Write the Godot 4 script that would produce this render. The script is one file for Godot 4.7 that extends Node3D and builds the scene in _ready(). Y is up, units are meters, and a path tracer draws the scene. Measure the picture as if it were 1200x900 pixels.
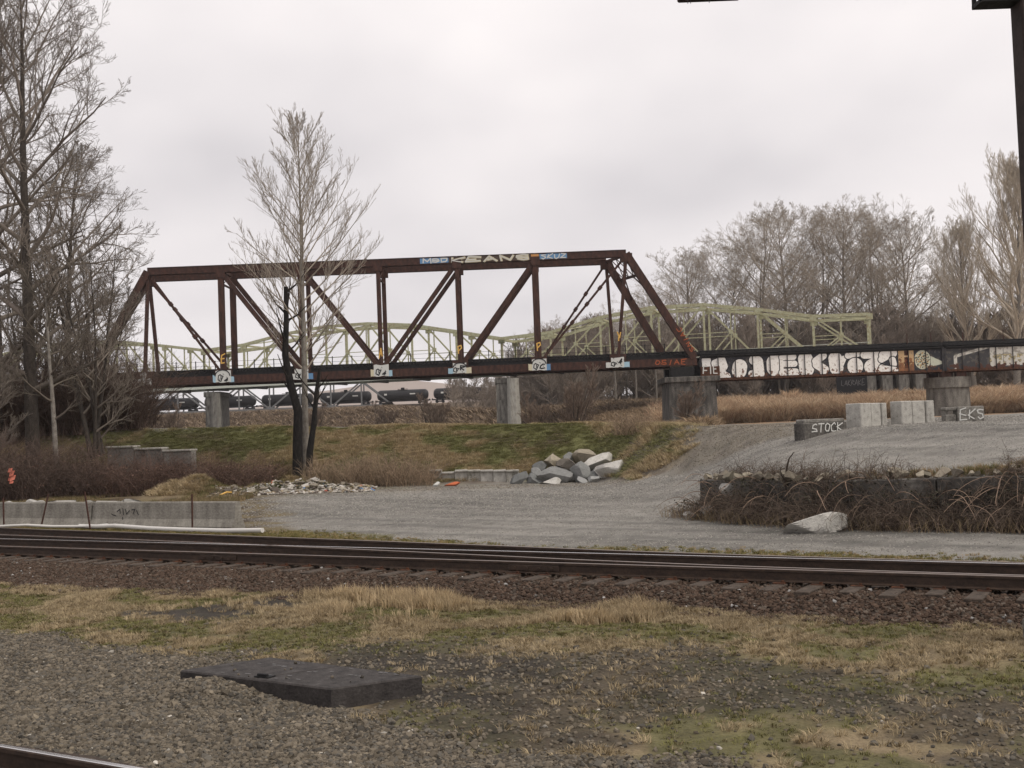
extends Node3D
# A rusty railway truss bridge behind tracks and gravel, winter, overcast. Units metres, y up.
# The photographer stands in a train at the origin; the tracks run along TD, offset o counts away from the camera.

const TD := Vector3(0.8607, 0.0, 0.509)
const TN := Vector3(0.509, 0.0, -0.8607)
const TO := Vector3(-0.12, 0.0, -20.2)
var M := {}
var counts := {}
var nz := FastNoiseLite.new()
var nf := FastNoiseLite.new()


class MB:
	var v := PackedVector3Array()
	var n := PackedVector3Array()
	var c := PackedColorArray()
	var uv := PackedVector2Array()
	var ix := PackedInt32Array()
	var col := Color(1, 1, 1)

	func tri(a: Vector3, b: Vector3, d: Vector3, nn: Vector3) -> void:
		var k := v.size()
		v.append(a); v.append(b); v.append(d)
		for q in 3:
			n.append(nn); c.append(col); uv.append(Vector2.ZERO)
		ix.append(k)
		if (d - a).cross(b - a).dot(nn) >= 0.0:
			ix.append(k + 1); ix.append(k + 2)
		else:
			ix.append(k + 2); ix.append(k + 1)

	func quad(a: Vector3, b: Vector3, d: Vector3, e: Vector3, nn: Vector3, uvs: Array = []) -> void:
		var k := v.size()
		v.append(a); v.append(b); v.append(d); v.append(e)
		for q in 4:
			n.append(nn); c.append(col)
			uv.append(uvs[q] if uvs.size() == 4 else Vector2.ZERO)
		if (d - a).cross(b - a).dot(nn) >= 0.0:
			ix.append_array(PackedInt32Array([k, k + 1, k + 2, k, k + 2, k + 3]))
		else:
			ix.append_array(PackedInt32Array([k, k + 2, k + 1, k, k + 3, k + 2]))

	# an oriented box from its centre and three half axes, edges chamfered by b
	func obox(o: Vector3, x: Vector3, y: Vector3, z: Vector3, b := 0.0) -> void:
		var ax := [x, y, z]
		var un := [x.normalized(), y.normalized(), z.normalized()]
		for i in 3:
			var j := (i + 1) % 3
			var k := (i + 2) % 3
			var aj: Vector3 = ax[j] - un[j] * b
			var ak: Vector3 = ax[k] - un[k] * b
			for s in [-1.0, 1.0]:
				var f: Vector3 = o + ax[i] * s
				quad(f - aj - ak, f + aj - ak, f + aj + ak, f - aj + ak, un[i] * s)
			if b > 0.0:
				for s in [-1.0, 1.0]:
					for t in [-1.0, 1.0]:
						var p: Vector3 = o + ax[j] * s + (ax[k] - un[k] * b) * t
						var q: Vector3 = o + (ax[j] - un[j] * b) * s + ax[k] * t
						var l: Vector3 = ax[i] - un[i] * b
						quad(p - l, p + l, q + l, q - l, (un[j] * s + un[k] * t).normalized())
		if b > 0.0:
			for s in [-1.0, 1.0]:
				for t in [-1.0, 1.0]:
					for w in [-1.0, 1.0]:
						var ix_: Vector3 = (ax[0] - un[0] * b) * s
						var iy_: Vector3 = (ax[1] - un[1] * b) * t
						var iz_: Vector3 = (ax[2] - un[2] * b) * w
						tri(o + ax[0] * s + iy_ + iz_, o + ix_ + ax[1] * t + iz_, o + ix_ + iy_ + ax[2] * w, (un[0] * s + un[1] * t + un[2] * w).normalized())

	func box(o: Vector3, size: Vector3, b := 0.0) -> void:
		obox(o, Vector3(size.x / 2, 0, 0), Vector3(0, size.y / 2, 0), Vector3(0, 0, size.z / 2), b)

	# a straight bar from a to p: w is its width across (horizontal when it can be), h its other side
	func beam(a: Vector3, p: Vector3, w: float, h: float, side := Vector3.ZERO, b := 0.0) -> void:
		var d := (p - a).normalized()
		var sd := side
		if sd == Vector3.ZERO:
			sd = d.cross(Vector3.UP)
			if sd.length() < 0.05:
				sd = Vector3(0, 0, 1)
		sd = (sd - d * sd.dot(d)).normalized()
		var u := d.cross(sd).normalized()
		obox((a + p) / 2, (p - a) / 2, sd * w / 2, u * h / 2, b)

	func tube(pts: PackedVector3Array, r0: float, r1: float, sides: int, cap := false) -> void:
		var m := pts.size()
		var d := (pts[m - 1] - pts[0]).normalized()
		var u := d.cross(Vector3(0.31, 0.2, 0.93) if absf(d.z) < 0.8 else Vector3(0.95, 0.1, 0.2)).normalized()
		var w := d.cross(u)
		var k := v.size()
		var ring := PackedVector3Array()
		for q in sides:
			var a := TAU * q / sides
			ring.append(u * cos(a) + w * sin(a))
		for i in m:
			var r := lerpf(r0, r1, float(i) / (m - 1))
			for q in sides:
				v.append(pts[i] + ring[q] * r)
				n.append(ring[q]); c.append(col); uv.append(Vector2.ZERO)
		for i in m - 1:
			for q in sides:
				var a := k + i * sides + q
				var b := k + i * sides + (q + 1) % sides
				ix.append(a); ix.append(a + sides); ix.append(b)
				ix.append(b); ix.append(a + sides); ix.append(b + sides)
		if cap:
			for e in [0, m - 1]:
				var nn := d if e else -d
				var kk := k + int(e) * sides
				for q in range(1, sides - 1):
					tri(v[kk], v[kk + q], v[kk + q + 1], nn)

	# a round body: rows of [distance along the axis, radius], closed where the radius is 0
	func lathe(o: Vector3, axis: Vector3, rows: Array, sides: int) -> void:
		var d := axis.normalized()
		var u := d.cross(Vector3(0.3, 0.1, 0.9) if absf(d.z) < 0.8 else Vector3.UP).normalized()
		var w := d.cross(u)
		for i in rows.size() - 1:
			var a: Array = rows[i]
			var b: Array = rows[i + 1]
			for q in sides:
				var t0 := TAU * q / sides
				var t1 := TAU * (q + 1) / sides
				var e0 := u * cos(t0) + w * sin(t0)
				var e1 := u * cos(t1) + w * sin(t1)
				var nn := ((e0 + e1) * (float(b[0]) - float(a[0])) - d * (float(b[1]) - float(a[1])) * 2.0).normalized()
				quad(o + d * a[0] + e0 * a[1], o + d * b[0] + e0 * b[1], o + d * b[0] + e1 * b[1], o + d * a[0] + e1 * a[1], nn)

	# a profile (in the plane across and up) swept along stations [origin, across]
	func sweep(profile: PackedVector2Array, stations: Array, ends := true) -> void:
		var m := profile.size()
		for i in stations.size() - 1:
			var p: Vector3 = stations[i][0]
			var pa: Vector3 = stations[i][1]
			var q: Vector3 = stations[i + 1][0]
			var qa: Vector3 = stations[i + 1][1]
			for j in m:
				var e := profile[j]
				var f := profile[(j + 1) % m]
				var t := f - e
				var nn := (pa * t.y - Vector3.UP * t.x).normalized()
				quad(p + pa * e.x + Vector3.UP * e.y, q + qa * e.x + Vector3.UP * e.y, q + qa * f.x + Vector3.UP * f.y, p + pa * f.x + Vector3.UP * f.y, nn)
		if ends:
			var idx := Geometry2D.triangulate_polygon(profile)
			for e in [0, stations.size() - 1]:
				var p: Vector3 = stations[e][0]
				var pa: Vector3 = stations[e][1]
				var nn := pa.cross(Vector3.UP) * (1.0 if e else -1.0)
				for j in range(0, idx.size(), 3):
					tri(p + pa * profile[idx[j]].x + Vector3.UP * profile[idx[j]].y, p + pa * profile[idx[j + 1]].x + Vector3.UP * profile[idx[j + 1]].y, p + pa * profile[idx[j + 2]].x + Vector3.UP * profile[idx[j + 2]].y, nn)

	# flat painted line strokes: a chain of short bars on a plane
	func stroke(o: Vector3, ux: Vector3, uy: Vector3, pts: Array, w: float) -> void:
		var nn := ux.cross(uy).normalized()
		for i in pts.size() - 1:
			var a: Vector3 = o + ux * pts[i].x + uy * pts[i].y
			var b: Vector3 = o + ux * pts[i + 1].x + uy * pts[i + 1].y
			var d := (b - a).normalized()
			var sd := nn.cross(d) * w / 2
			var e := d * w * 0.32
			quad(a - e - sd + nn * 0.0007 * i, b + e - sd + nn * 0.0007 * i, b + e + sd + nn * 0.0007 * i, a - e + sd + nn * 0.0007 * i, nn)

	func mesh() -> ArrayMesh:
		var arr := []
		arr.resize(Mesh.ARRAY_MAX)
		arr[Mesh.ARRAY_VERTEX] = v
		arr[Mesh.ARRAY_NORMAL] = n
		arr[Mesh.ARRAY_COLOR] = c
		arr[Mesh.ARRAY_TEX_UV] = uv
		arr[Mesh.ARRAY_INDEX] = ix
		var am := ArrayMesh.new()
		am.add_surface_from_arrays(Mesh.PRIMITIVE_TRIANGLES, arr)
		return am


# ---------------------------------------------------------------- naming and grouping
func numbered(parent: Node, called: String) -> String:
	var key := str(parent.get_instance_id()) + called
	var k: int = counts.get(key, -1) + 1
	counts[key] = k
	return called if k == 0 else "%s_%03d" % [called, k]


func tag(o: Node, label: String, category := "", group := "", kind := "") -> void:
	if label: o.set_meta("label", label)
	if category: o.set_meta("category", category)
	if group: o.set_meta("group", group)
	if kind: o.set_meta("kind", kind)


func obj(called: String, shape, mat: Material, parent: Node = self) -> MeshInstance3D:
	var o := MeshInstance3D.new()
	o.name = numbered(parent, called)
	o.mesh = shape.mesh() if shape is MB else shape
	o.material_override = mat
	o.cast_shadow = GeometryInstance3D.SHADOW_CASTING_SETTING_ON
	parent.add_child(o)
	return o


func thing(called: String, label: String, category: String, at := Vector3.ZERO, group := "", turn := 0.0) -> Node3D:
	var o := Node3D.new()
	o.name = numbered(self, called)
	add_child(o)
	o.position = at
	o.rotation.y = turn
	tag(o, label, category, group)
	return o


func copy(src: Node3D, called: String, at: Vector3, turn: float, size: Vector3, label: String, group := "") -> Node3D:
	var o: Node3D = src.duplicate()
	o.name = numbered(self, called)
	add_child(o)
	o.position = at
	o.rotation.y = turn
	o.scale = size
	tag(o, label, "", group)
	return o


func scatter(called: String, mesh: Mesh, mat: Material, xf: Array, cols: PackedColorArray, label: String, category: String, parent: Node = self) -> MultiMeshInstance3D:
	var mm := MultiMesh.new()
	mm.transform_format = MultiMesh.TRANSFORM_3D
	mm.use_colors = true
	mm.mesh = mesh
	mm.instance_count = xf.size()
	for i in xf.size():
		mm.set_instance_transform(i, xf[i])
		mm.set_instance_color(i, cols[i])
	var o := MultiMeshInstance3D.new()
	o.name = numbered(parent, called)
	o.multimesh = mm
	o.material_override = mat
	parent.add_child(o)
	if parent == self:
		tag(o, label, category, "", "stuff")
	else:
		o.set_meta("kind", "stuff")
	return o


# ---------------------------------------------------------------- materials
func lin(r: float, g: float, b: float) -> Color:
	return Color(r, g, b).linear_to_srgb()


# a tiling colour texture: ramp of linear colours over coarse + fine noise; stretch > 1 draws it out vertically
func grain(seed_: int, size: int, freq: float, fine: float, ramp: Array, stretch := 1.0) -> ImageTexture:
	var a := FastNoiseLite.new()
	a.seed = seed_; a.frequency = freq; a.fractal_octaves = 5
	var b := FastNoiseLite.new()
	b.seed = seed_ + 7; b.frequency = fine; b.fractal_octaves = 3
	var hs := int(size / stretch)
	var ia := a.get_seamless_image(size, hs)
	var ib := b.get_seamless_image(size, size)
	if hs != size:
		ia.resize(size, size, Image.INTERPOLATE_CUBIC)
	var da := ia.get_data()
	var db := ib.get_data()
	var out := PackedByteArray()
	out.resize(size * size * 3)
	var lut := []
	for i in 256:
		var t := i / 255.0 * (ramp.size() - 1)
		var k := mini(int(t), ramp.size() - 2)
		var cc: Color = ramp[k].lerp(ramp[k + 1], t - k)
		lut.append([int(cc.r * 255), int(cc.g * 255), int(cc.b * 255)])
	for i in size * size:
		var t := clampi(int(128 + (da[i] - 128) * 0.95 + (db[i] - 128) * 0.75), 0, 255)
		var e: Array = lut[t]
		out[i * 3] = e[0]; out[i * 3 + 1] = e[1]; out[i * 3 + 2] = e[2]
	return ImageTexture.create_from_image(Image.create_from_data(size, size, false, Image.FORMAT_RGB8, out))


func relief(seed_: int, size: int, freq: float, strength: float) -> ImageTexture:
	var a := FastNoiseLite.new()
	a.seed = seed_; a.frequency = freq; a.fractal_octaves = 4
	var im := a.get_seamless_image(size, size)
	im.convert(Image.FORMAT_RGBA8)
	im.bump_map_to_normal_map(strength)
	return ImageTexture.create_from_image(im)


func surf(tex: Texture2D, scale_: float, rough := 0.85, norm: Texture2D = null, ns := 1.0, world := false) -> StandardMaterial3D:
	var m := StandardMaterial3D.new()
	m.albedo_texture = tex
	m.uv1_triplanar = true
	m.uv1_world_triplanar = world
	m.uv1_scale = Vector3.ONE * scale_
	m.roughness = rough
	m.metallic_specular = 0.35
	if norm:
		m.normal_enabled = true
		m.normal_texture = norm
		m.normal_scale = ns
	return m


func flat(cc: Color, rough := 0.8, metal := 0.0) -> StandardMaterial3D:
	var m := StandardMaterial3D.new()
	m.albedo_color = cc
	m.roughness = rough
	m.metallic = metal
	m.metallic_specular = 0.35
	return m


func tinted(rough := 0.9) -> StandardMaterial3D:
	var m := StandardMaterial3D.new()
	m.vertex_color_use_as_albedo = true
	m.roughness = rough
	m.metallic_specular = 0.25
	return m


func make_materials() -> void:
	var n1 := relief(3, 512, 0.02, 3.0)
	var n2 := relief(9, 512, 0.06, 4.0)
	M.rust = surf(grain(11, 512, 0.012, 0.05, [lin(0.030, 0.018, 0.015), lin(0.050, 0.026, 0.021), lin(0.068, 0.032, 0.024), lin(0.10, 0.048, 0.034)], 3.0), 0.35, 0.8, n2, 0.35)
	M.black_steel = surf(grain(13, 256, 0.02, 0.07, [lin(0.008, 0.008, 0.009), lin(0.014, 0.014, 0.015), lin(0.026, 0.024, 0.023)]), 0.5, 0.7, n2, 0.3)
	M.girder_dark = surf(grain(15, 512, 0.014, 0.06, [lin(0.022, 0.023, 0.027), lin(0.040, 0.041, 0.046), lin(0.075, 0.06, 0.05)], 2.0), 0.4, 0.75)
	M.rust_flange = surf(grain(17, 256, 0.02, 0.07, [lin(0.035, 0.02, 0.016), lin(0.085, 0.038, 0.022), lin(0.17, 0.07, 0.035)]), 0.6, 0.85)
	M.green_paint = surf(grain(19, 512, 0.012, 0.045, [lin(0.29, 0.21, 0.125), lin(0.375, 0.36, 0.225), lin(0.445, 0.45, 0.295), lin(0.52, 0.52, 0.385)]), 0.25, 0.7)
	M.pale_chord = surf(grain(20, 256, 0.012, 0.045, [lin(0.40, 0.42, 0.36), lin(0.55, 0.57, 0.50), lin(0.64, 0.65, 0.58)]), 0.3, 0.7)
	M.grey_steel = surf(grain(21, 256, 0.02, 0.06, [lin(0.13, 0.135, 0.14), lin(0.20, 0.20, 0.20)]), 0.3, 0.7)
	M.concrete = surf(grain(23, 512, 0.010, 0.05, [lin(0.16, 0.15, 0.13), lin(0.30, 0.285, 0.25), lin(0.37, 0.355, 0.32), lin(0.45, 0.43, 0.39)], 3.0), 0.45, 0.9, n2, 0.4)
	M.block = surf(grain(24, 512, 0.012, 0.06, [lin(0.24, 0.23, 0.21), lin(0.36, 0.345, 0.315), lin(0.42, 0.405, 0.37), lin(0.50, 0.48, 0.44)]), 0.5, 0.9, n2, 0.4)
	M.barrier = surf(grain(22, 512, 0.010, 0.05, [lin(0.10, 0.09, 0.078), lin(0.19, 0.175, 0.152), lin(0.25, 0.235, 0.205), lin(0.34, 0.32, 0.28)], 3.0), 0.45, 0.9, n2, 0.5)
	M.old_concrete = surf(grain(25, 512, 0.010, 0.05, [lin(0.06, 0.055, 0.05), lin(0.15, 0.14, 0.125), lin(0.20, 0.19, 0.17), lin(0.30, 0.28, 0.25)], 4.0), 0.3, 0.9, n2, 0.4)
	M.dark_concrete = surf(grain(26, 512, 0.010, 0.05, [lin(0.035, 0.032, 0.03), lin(0.075, 0.07, 0.063), lin(0.12, 0.11, 0.10), lin(0.20, 0.185, 0.165)], 4.0), 0.3, 0.9, n2, 0.4)
	M.slab_black = surf(grain(27, 512, 0.012, 0.07, [lin(0.020, 0.018, 0.018), lin(0.042, 0.037, 0.035), lin(0.054, 0.048, 0.046), lin(0.085, 0.077, 0.073)]), 0.8, 0.8, n2, 0.5)
	M.rail_steel = surf(grain(29, 256, 0.02, 0.08, [lin(0.026, 0.018, 0.014), lin(0.048, 0.032, 0.024), lin(0.082, 0.052, 0.036)]), 1.2, 0.65)
	M.rail_top = flat(lin(0.66, 0.65, 0.65), 0.26, 0.95)
	M.rail_dull = flat(lin(0.30, 0.25, 0.22), 0.42, 0.8)
	M.tie = surf(grain(31, 512, 0.014, 0.06, [lin(0.03, 0.024, 0.02), lin(0.075, 0.058, 0.046), lin(0.13, 0.10, 0.08)], 0.5), 0.9, 0.9, n2, 0.5)
	M.ballast_bed = surf(grain(33, 512, 0.05, 0.12, [lin(0.020, 0.014, 0.011), lin(0.045, 0.032, 0.025), lin(0.065, 0.048, 0.038), lin(0.10, 0.076, 0.06)]), 0.8, 0.95, n2, 1.0)
	M.bark_dark = surf(grain(35, 256, 0.03, 0.08, [lin(0.030, 0.025, 0.021), lin(0.060, 0.050, 0.042), lin(0.095, 0.08, 0.068)], 3.0), 0.8, 0.95)
	M.bark_pale = surf(grain(36, 256, 0.03, 0.08, [lin(0.11, 0.095, 0.08), lin(0.20, 0.18, 0.155), lin(0.28, 0.26, 0.23)], 2.0), 0.7, 0.95)
	M.charred = surf(grain(37, 256, 0.03, 0.08, [lin(0.006, 0.006, 0.006), lin(0.014, 0.012, 0.011), lin(0.035, 0.03, 0.026)], 3.0), 0.8, 0.95)
	M.stone = surf(grain(39, 512, 0.010, 0.05, [lin(0.42, 0.42, 0.42), lin(0.78, 0.78, 0.78), lin(0.9, 0.9, 0.9), lin(1.0, 1.0, 1.0)]), 0.7, 0.9, n2, 0.8)
	M.stone.vertex_color_use_as_albedo = true
	M.ground = surf(grain(41, 1024, 0.03, 0.11, [lin(0.45, 0.45, 0.45), lin(0.80, 0.80, 0.80), lin(0.9, 0.9, 0.9), lin(1.0, 1.0, 1.0)]), 0.45, 0.95, n2, 0.9, true)
	M.ground.vertex_color_use_as_albedo = true
	M.tint = tinted(0.92)
	M.grass = tinted(0.85)
	M.grass.backlight_enabled = true
	M.grass.backlight = Color(0.35, 0.35, 0.3)
	M.white_plastic = flat(lin(0.62, 0.60, 0.57), 0.45)
	M.paint_white = flat(lin(0.60, 0.60, 0.57), 0.7)
	M.paint_cream = flat(lin(0.62, 0.56, 0.40), 0.7)
	M.paint_black = flat(lin(0.02, 0.02, 0.022), 0.7)
	M.paint_blue = flat(lin(0.13, 0.26, 0.44), 0.7)
	M.paint_sky = flat(lin(0.36, 0.52, 0.62), 0.7)
	M.paint_orange = flat(lin(0.55, 0.27, 0.10), 0.7)
	M.paint_yellow = flat(lin(0.70, 0.42, 0.11), 0.7)
	M.paint_rust = flat(lin(0.32, 0.085, 0.035), 0.8)
	M.tank_black = flat(lin(0.018, 0.018, 0.02), 0.45)
	M.water = flat(lin(0.09, 0.10, 0.09), 0.08)


# ---------------------------------------------------------------- terrain
# the foot of the old retaining wall
const WALL := [Vector2(5.45, -33.8), Vector2(7.75, -28.95), Vector2(11.2, -27.2), Vector2(19.7, -23.1), Vector2(40.0, -13.4)]
var bearings := PackedFloat32Array()
var knots := []


func wall_reach(a: float) -> float:
	for i in WALL.size() - 1:
		var p: Vector2 = WALL[i]
		var q: Vector2 = WALL[i + 1]
		var fp := p.x + a * p.y
		var fq := q.x + a * q.y
		if fp * fq <= 0.0 and fp != fq:
			return -(p.lerp(q, fp / (fp - fq)).y)
	return 26.0


func make_profiles() -> void:
	# ground profiles fanning out from the train: each a list of [distance, height]
	var left := [[0.0, 0.0], [40.0, 0.0], [41.0, 0.0], [56.0, 0.3], [66.0, 3.6], [71.0, 3.6], [95.0, -2.0], [215.0, -2.0], [290.0, 9.0], [700.0, 14.0]]
	var rows := [
		[-3.0, left], [-0.333, left],
		[-0.222, [[0.0, 0.0], [40.0, 0.0], [41.0, 0.0], [55.5, 0.3], [65.0, 3.4], [70.0, 3.4], [95.0, -2.0], [215.0, -2.0], [290.0, 9.0], [700.0, 14.0]]],
		[-0.111, [[0.0, 0.0], [40.0, 0.0], [41.0, 0.0], [55.0, 0.3], [64.0, 3.15], [69.0, 3.1], [95.0, -2.0], [215.0, -2.0], [285.0, 9.0], [700.0, 14.0]]],
		[0.0, [[0.0, 0.0], [40.0, 0.0], [41.0, 0.0], [55.0, 0.2], [63.0, 2.95], [68.0, 2.9], [95.0, -2.0], [180.0, -1.0], [210.0, 5.5], [700.0, 9.0]]],
		[0.074, [[0.0, 0.0], [40.0, 0.0], [41.0, 0.0], [54.5, 0.15], [62.0, 2.85], [67.0, 2.8], [95.0, -1.5], [150.0, 0.0], [200.0, 6.3], [700.0, 8.0]]],
		[0.118, [[0.0, 0.0], [38.0, 0.0], [40.0, 0.05], [50.0, 0.55], [57.0, 2.7], [66.0, 2.65], [95.0, 1.0], [140.0, 2.0], [200.0, 6.3], [700.0, 8.0]]],
		[0.15, [[0.0, 0.0], [34.0, 0.0], [36.0, 0.06], [47.5, 0.68], [53.5, 2.62], [70.0, 2.55], [95.0, 2.0], [130.0, 2.2], [195.0, 5.5], [700.0, 8.0]]]]
	for e in [[0.176, 0.25, 46.0, 1.15, 52.0], [0.192, 0.75, 45.0, 1.45, 51.0], [0.222, 1.08, 43.5, 1.92, 49.5], [0.26, 1.12, 42.5, 2.2, 50.0], [0.296, 1.15, 41.0, 2.34, 50.0], [0.37, 1.2, 39.5, 2.36, 49.0], [0.444, 1.3, 37.5, 2.25, 48.0], [0.6, 1.35, 33.0, 2.1, 44.0], [0.9, 1.35, 30.0, 2.0, 42.0], [1.4, 1.3, 28.0, 2.0, 40.0], [3.0, 1.3, 28.0, 2.0, 40.0]]:
		var f := minf(wall_reach(e[0]), float(e[2]) - 3.0)
		rows.append([e[0], [[0.0, 0.0], [f + 0.02, 0.0], [f + 0.45, e[1]], [e[2], e[3]], [e[4], 2.5], [72.0, 2.45], [128.0, 2.4], [172.0, 5.0], [220.0, 5.6], [700.0, 8.0]]])
	for r in rows:
		bearings.append(r[0])
		knots.append(r[1])


func land(x: float, z: float) -> float:
	var far := maxf(-z, 0.5)
	var a := clampf(x / far, -2.99, 2.99)
	var i := 0
	while bearings[i + 1] < a:
		i += 1
	var t := (a - bearings[i]) / (bearings[i + 1] - bearings[i])
	var p: Array = knots[i]
	var q: Array = knots[i + 1]
	var pz := 0.0
	var py := 0.0
	var y := 0.0
	for k in p.size():
		var kz := lerpf(p[k][0], q[k][0], t)
		var ky := lerpf(p[k][1], q[k][1], t)
		if kz >= far or k == p.size() - 1:
			y = lerpf(py, ky, clampf((far - pz) / maxf(kz - pz, 0.001), 0.0, 1.0))
			break
		pz = kz
		py = ky
	y += nz.get_noise_2d(x * 3.0, z * 3.0) * (0.05 if far < 60.0 else 0.14)
	# gravel heaped against the concrete hatch, the soil mound by the thicket
	var so := track_so(x, z)
	if far < 26.0:
		y += 0.165 * exp(-(pow((so.x - 1.05) / 0.62, 2.0) + pow((so.y + 8.2) / 0.42, 2.0)))
		y += 0.05 * nz.get_noise_2d(x * 9.0 + 50.0, z * 9.0)
	else:
		y += (0.8 + 0.5 * nz.get_noise_2d(x * 12.0, z * 12.0)) * exp(-(pow((x + 15.2) / 1.35, 2.0) + pow((z + 54.0) / 1.4, 2.0)))
		y += (0.42 + 0.5 * nz.get_noise_2d(x * 14.0, z * 14.0)) * exp(-(pow((x + 10.4) / 3.0, 2.0) + pow((z + 52.8) / 0.9, 2.0)))
	return y


func track_so(x: float, z: float) -> Vector2:
	var d := Vector3(x, 0, z) - TO
	return Vector2(d.dot(TD), d.dot(TN))


func at_track(s: float, o: float, y := 0.0) -> Vector3:
	return TO + TD * s + TN * o + Vector3.UP * y


func steps(t: float, xs: Array, ys: Array) -> float:
	if t <= xs[0]:
		return ys[0]
	for i in xs.size() - 1:
		if t <= xs[i + 1]:
			return lerpf(ys[i], ys[i + 1], (t - xs[i]) / (xs[i + 1] - xs[i]))
	return ys[ys.size() - 1]


func toe(s: float) -> float:
	return steps(s, [-14.0, -4.0, 0.8, 12.0], [-3.0, -2.2, -1.55, -1.65])


# how much of each matter lies at a foreground spot: x gravel, y dry grass, z green moss, w bare dirt
func fore_matter(x: float, z: float) -> Vector4:
	var so := track_so(x, z)
	var n1 := nz.get_noise_2d(x * 2.2 + 11.0, z * 2.2)
	var n2 := nf.get_noise_2d(x * 3.0, z * 3.0)
	var lim := steps(so.x, [-12.0, -4.6, -0.2, 2.0, 4.0, 6.0, 9.0], [-6.0, -6.6, -6.5, -7.5, -8.3, -8.9, -9.1])
	var g := smoothstep(0.35, -0.35, so.y - lim + n1 * 1.5 + n2 * 0.5)
	var d := smoothstep(1.4, 0.3, absf(so.y + 5.9 + n1 * 1.2)) * smoothstep(0.0, 1.5, so.x)
	d = maxf(d, smoothstep(0.12, 0.42, n1 + 0.35 * n2 + (0.12 if so.x > 4.0 and so.y < -4.4 else 0.0) - (0.2 if so.y > -3.5 else 0.0)))
	var dry := smoothstep(-0.12, 0.22, n2 + 0.5 * nz.get_noise_2d(x * 5.0, z * 5.0 + 90.0) + 0.35 * smoothstep(-4.0, -2.0, so.y) - 0.05 * smoothstep(3.0, 5.0, so.x))
	d *= (1.0 - g) * (1.0 - 0.2 * smoothstep(3.5, 5.0, so.x))
	var left := 1.0 - maxf(g, d)
	return Vector4(g, dry * left, (1.0 - dry) * left, d)


func ground_colour(x: float, z: float, y: float) -> Color:
	var so := track_so(x, z)
	var far := -z
	var a := x / maxf(far, 0.5)
	var n1 := nz.get_noise_2d(x * 1.3, z * 1.3)
	var n2 := nf.get_noise_2d(x * 2.5, z * 2.5)
	var n3 := nf.get_noise_2d(x * 9.0, z * 9.0)
	var stone := Color(0.125, 0.107, 0.083)
	var dirt := Color(0.050, 0.042, 0.033)
	var moss := Color(0.135, 0.122, 0.058)
	var dry := Color(0.245, 0.19, 0.115)
	var road := Color(0.222, 0.21, 0.19) * (1.0 + n3 * 0.4 + n1 * 0.35 + nf.get_noise_2d(so.x * 0.5, so.y * 4.0 + 0.6 * so.x) * 0.45)
	var c: Color
	if so.y < 1.0:
		var m := fore_matter(x, z)
		c = stone * m.x + dry * m.y + moss * m.z + dirt * m.w
		c = c * (1.0 + n3 * 0.5)
	else:
		c = road
		# thin moss and grass along the far side of the track
		var edge := steps(so.x, [-30.0, -12.0, -4.0, 9.0], [8.6, 8.0, 5.6, 5.3])
		c = c.lerp(Color(0.15, 0.135, 0.062), smoothstep(0.5, -0.6, so.y - edge + n2 * 2.0 + n1 * 0.8) * 0.85)
		# soil and thin grass behind the concrete barriers
		if a < -0.19 and so.y > 8.0:
			c = c.lerp(Color(0.17, 0.135, 0.075).lerp(Color(0.07, 0.05, 0.035), smoothstep(0.0, 0.3, n1 + n2)), smoothstep(-0.19, -0.225, a + n2 * 0.03))
		# wheel tracks pressed into the gravel
		var rut := absf(so.y - 10.2 + 0.05 * so.x + n1 * 0.5)
		c = c * (1.0 - 0.22 * smoothstep(0.5, 0.1, minf(rut, absf(rut - 1.9))) * smoothstep(-12.0, -8.0, so.x) * (1.0 if so.y < 16.0 else 0.0))
		if a < 0.2 and far > 49.0:
			# the grassed dike
			var g := Color(0.18, 0.18, 0.075).lerp(Color(0.34, 0.265, 0.165), smoothstep(-0.18, 0.22, n1 + n2 * 0.6))
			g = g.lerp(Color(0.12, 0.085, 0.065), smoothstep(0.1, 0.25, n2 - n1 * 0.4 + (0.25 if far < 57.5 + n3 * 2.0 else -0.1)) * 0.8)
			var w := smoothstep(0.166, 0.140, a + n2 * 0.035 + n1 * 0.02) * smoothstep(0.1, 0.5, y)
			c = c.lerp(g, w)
			if far > 64.0 and far < 73.0:
				c = c.lerp(Color(0.22, 0.21, 0.19), smoothstep(64.5, 66.0, far) * smoothstep(73.0, 71.0, far))
		if a > 0.1 and far > 32.0 and so.y > 8.0:
			# brown bank of coarser gravel under the crest
			var bank := smoothstep(-0.8, 0.8, far - steps(a, [0.11, 0.15, 0.19, 0.25], [50.5, 47.8, 45.0, 43.0]) + n2 * 1.2) * smoothstep(0.27, 0.235, a + n1 * 0.03)
			c = c.lerp(Color(0.17, 0.148, 0.118) * (1.0 + n3 * 0.7), bank * 0.85)
		if far > 84.0 and a > 0.12:
			c = c.lerp(Color(0.28, 0.19, 0.115), smoothstep(84.0, 90.0, far + n1 * 3.0))
		if far > 72.0 and a < 0.12:
			c = c.lerp(Color(0.20, 0.155, 0.105) * (1.0 + n2 * 0.6), smoothstep(72.0, 80.0, far))
	return Color(maxf(c.r, 0.01), maxf(c.g, 0.01), maxf(c.b, 0.008))


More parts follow.
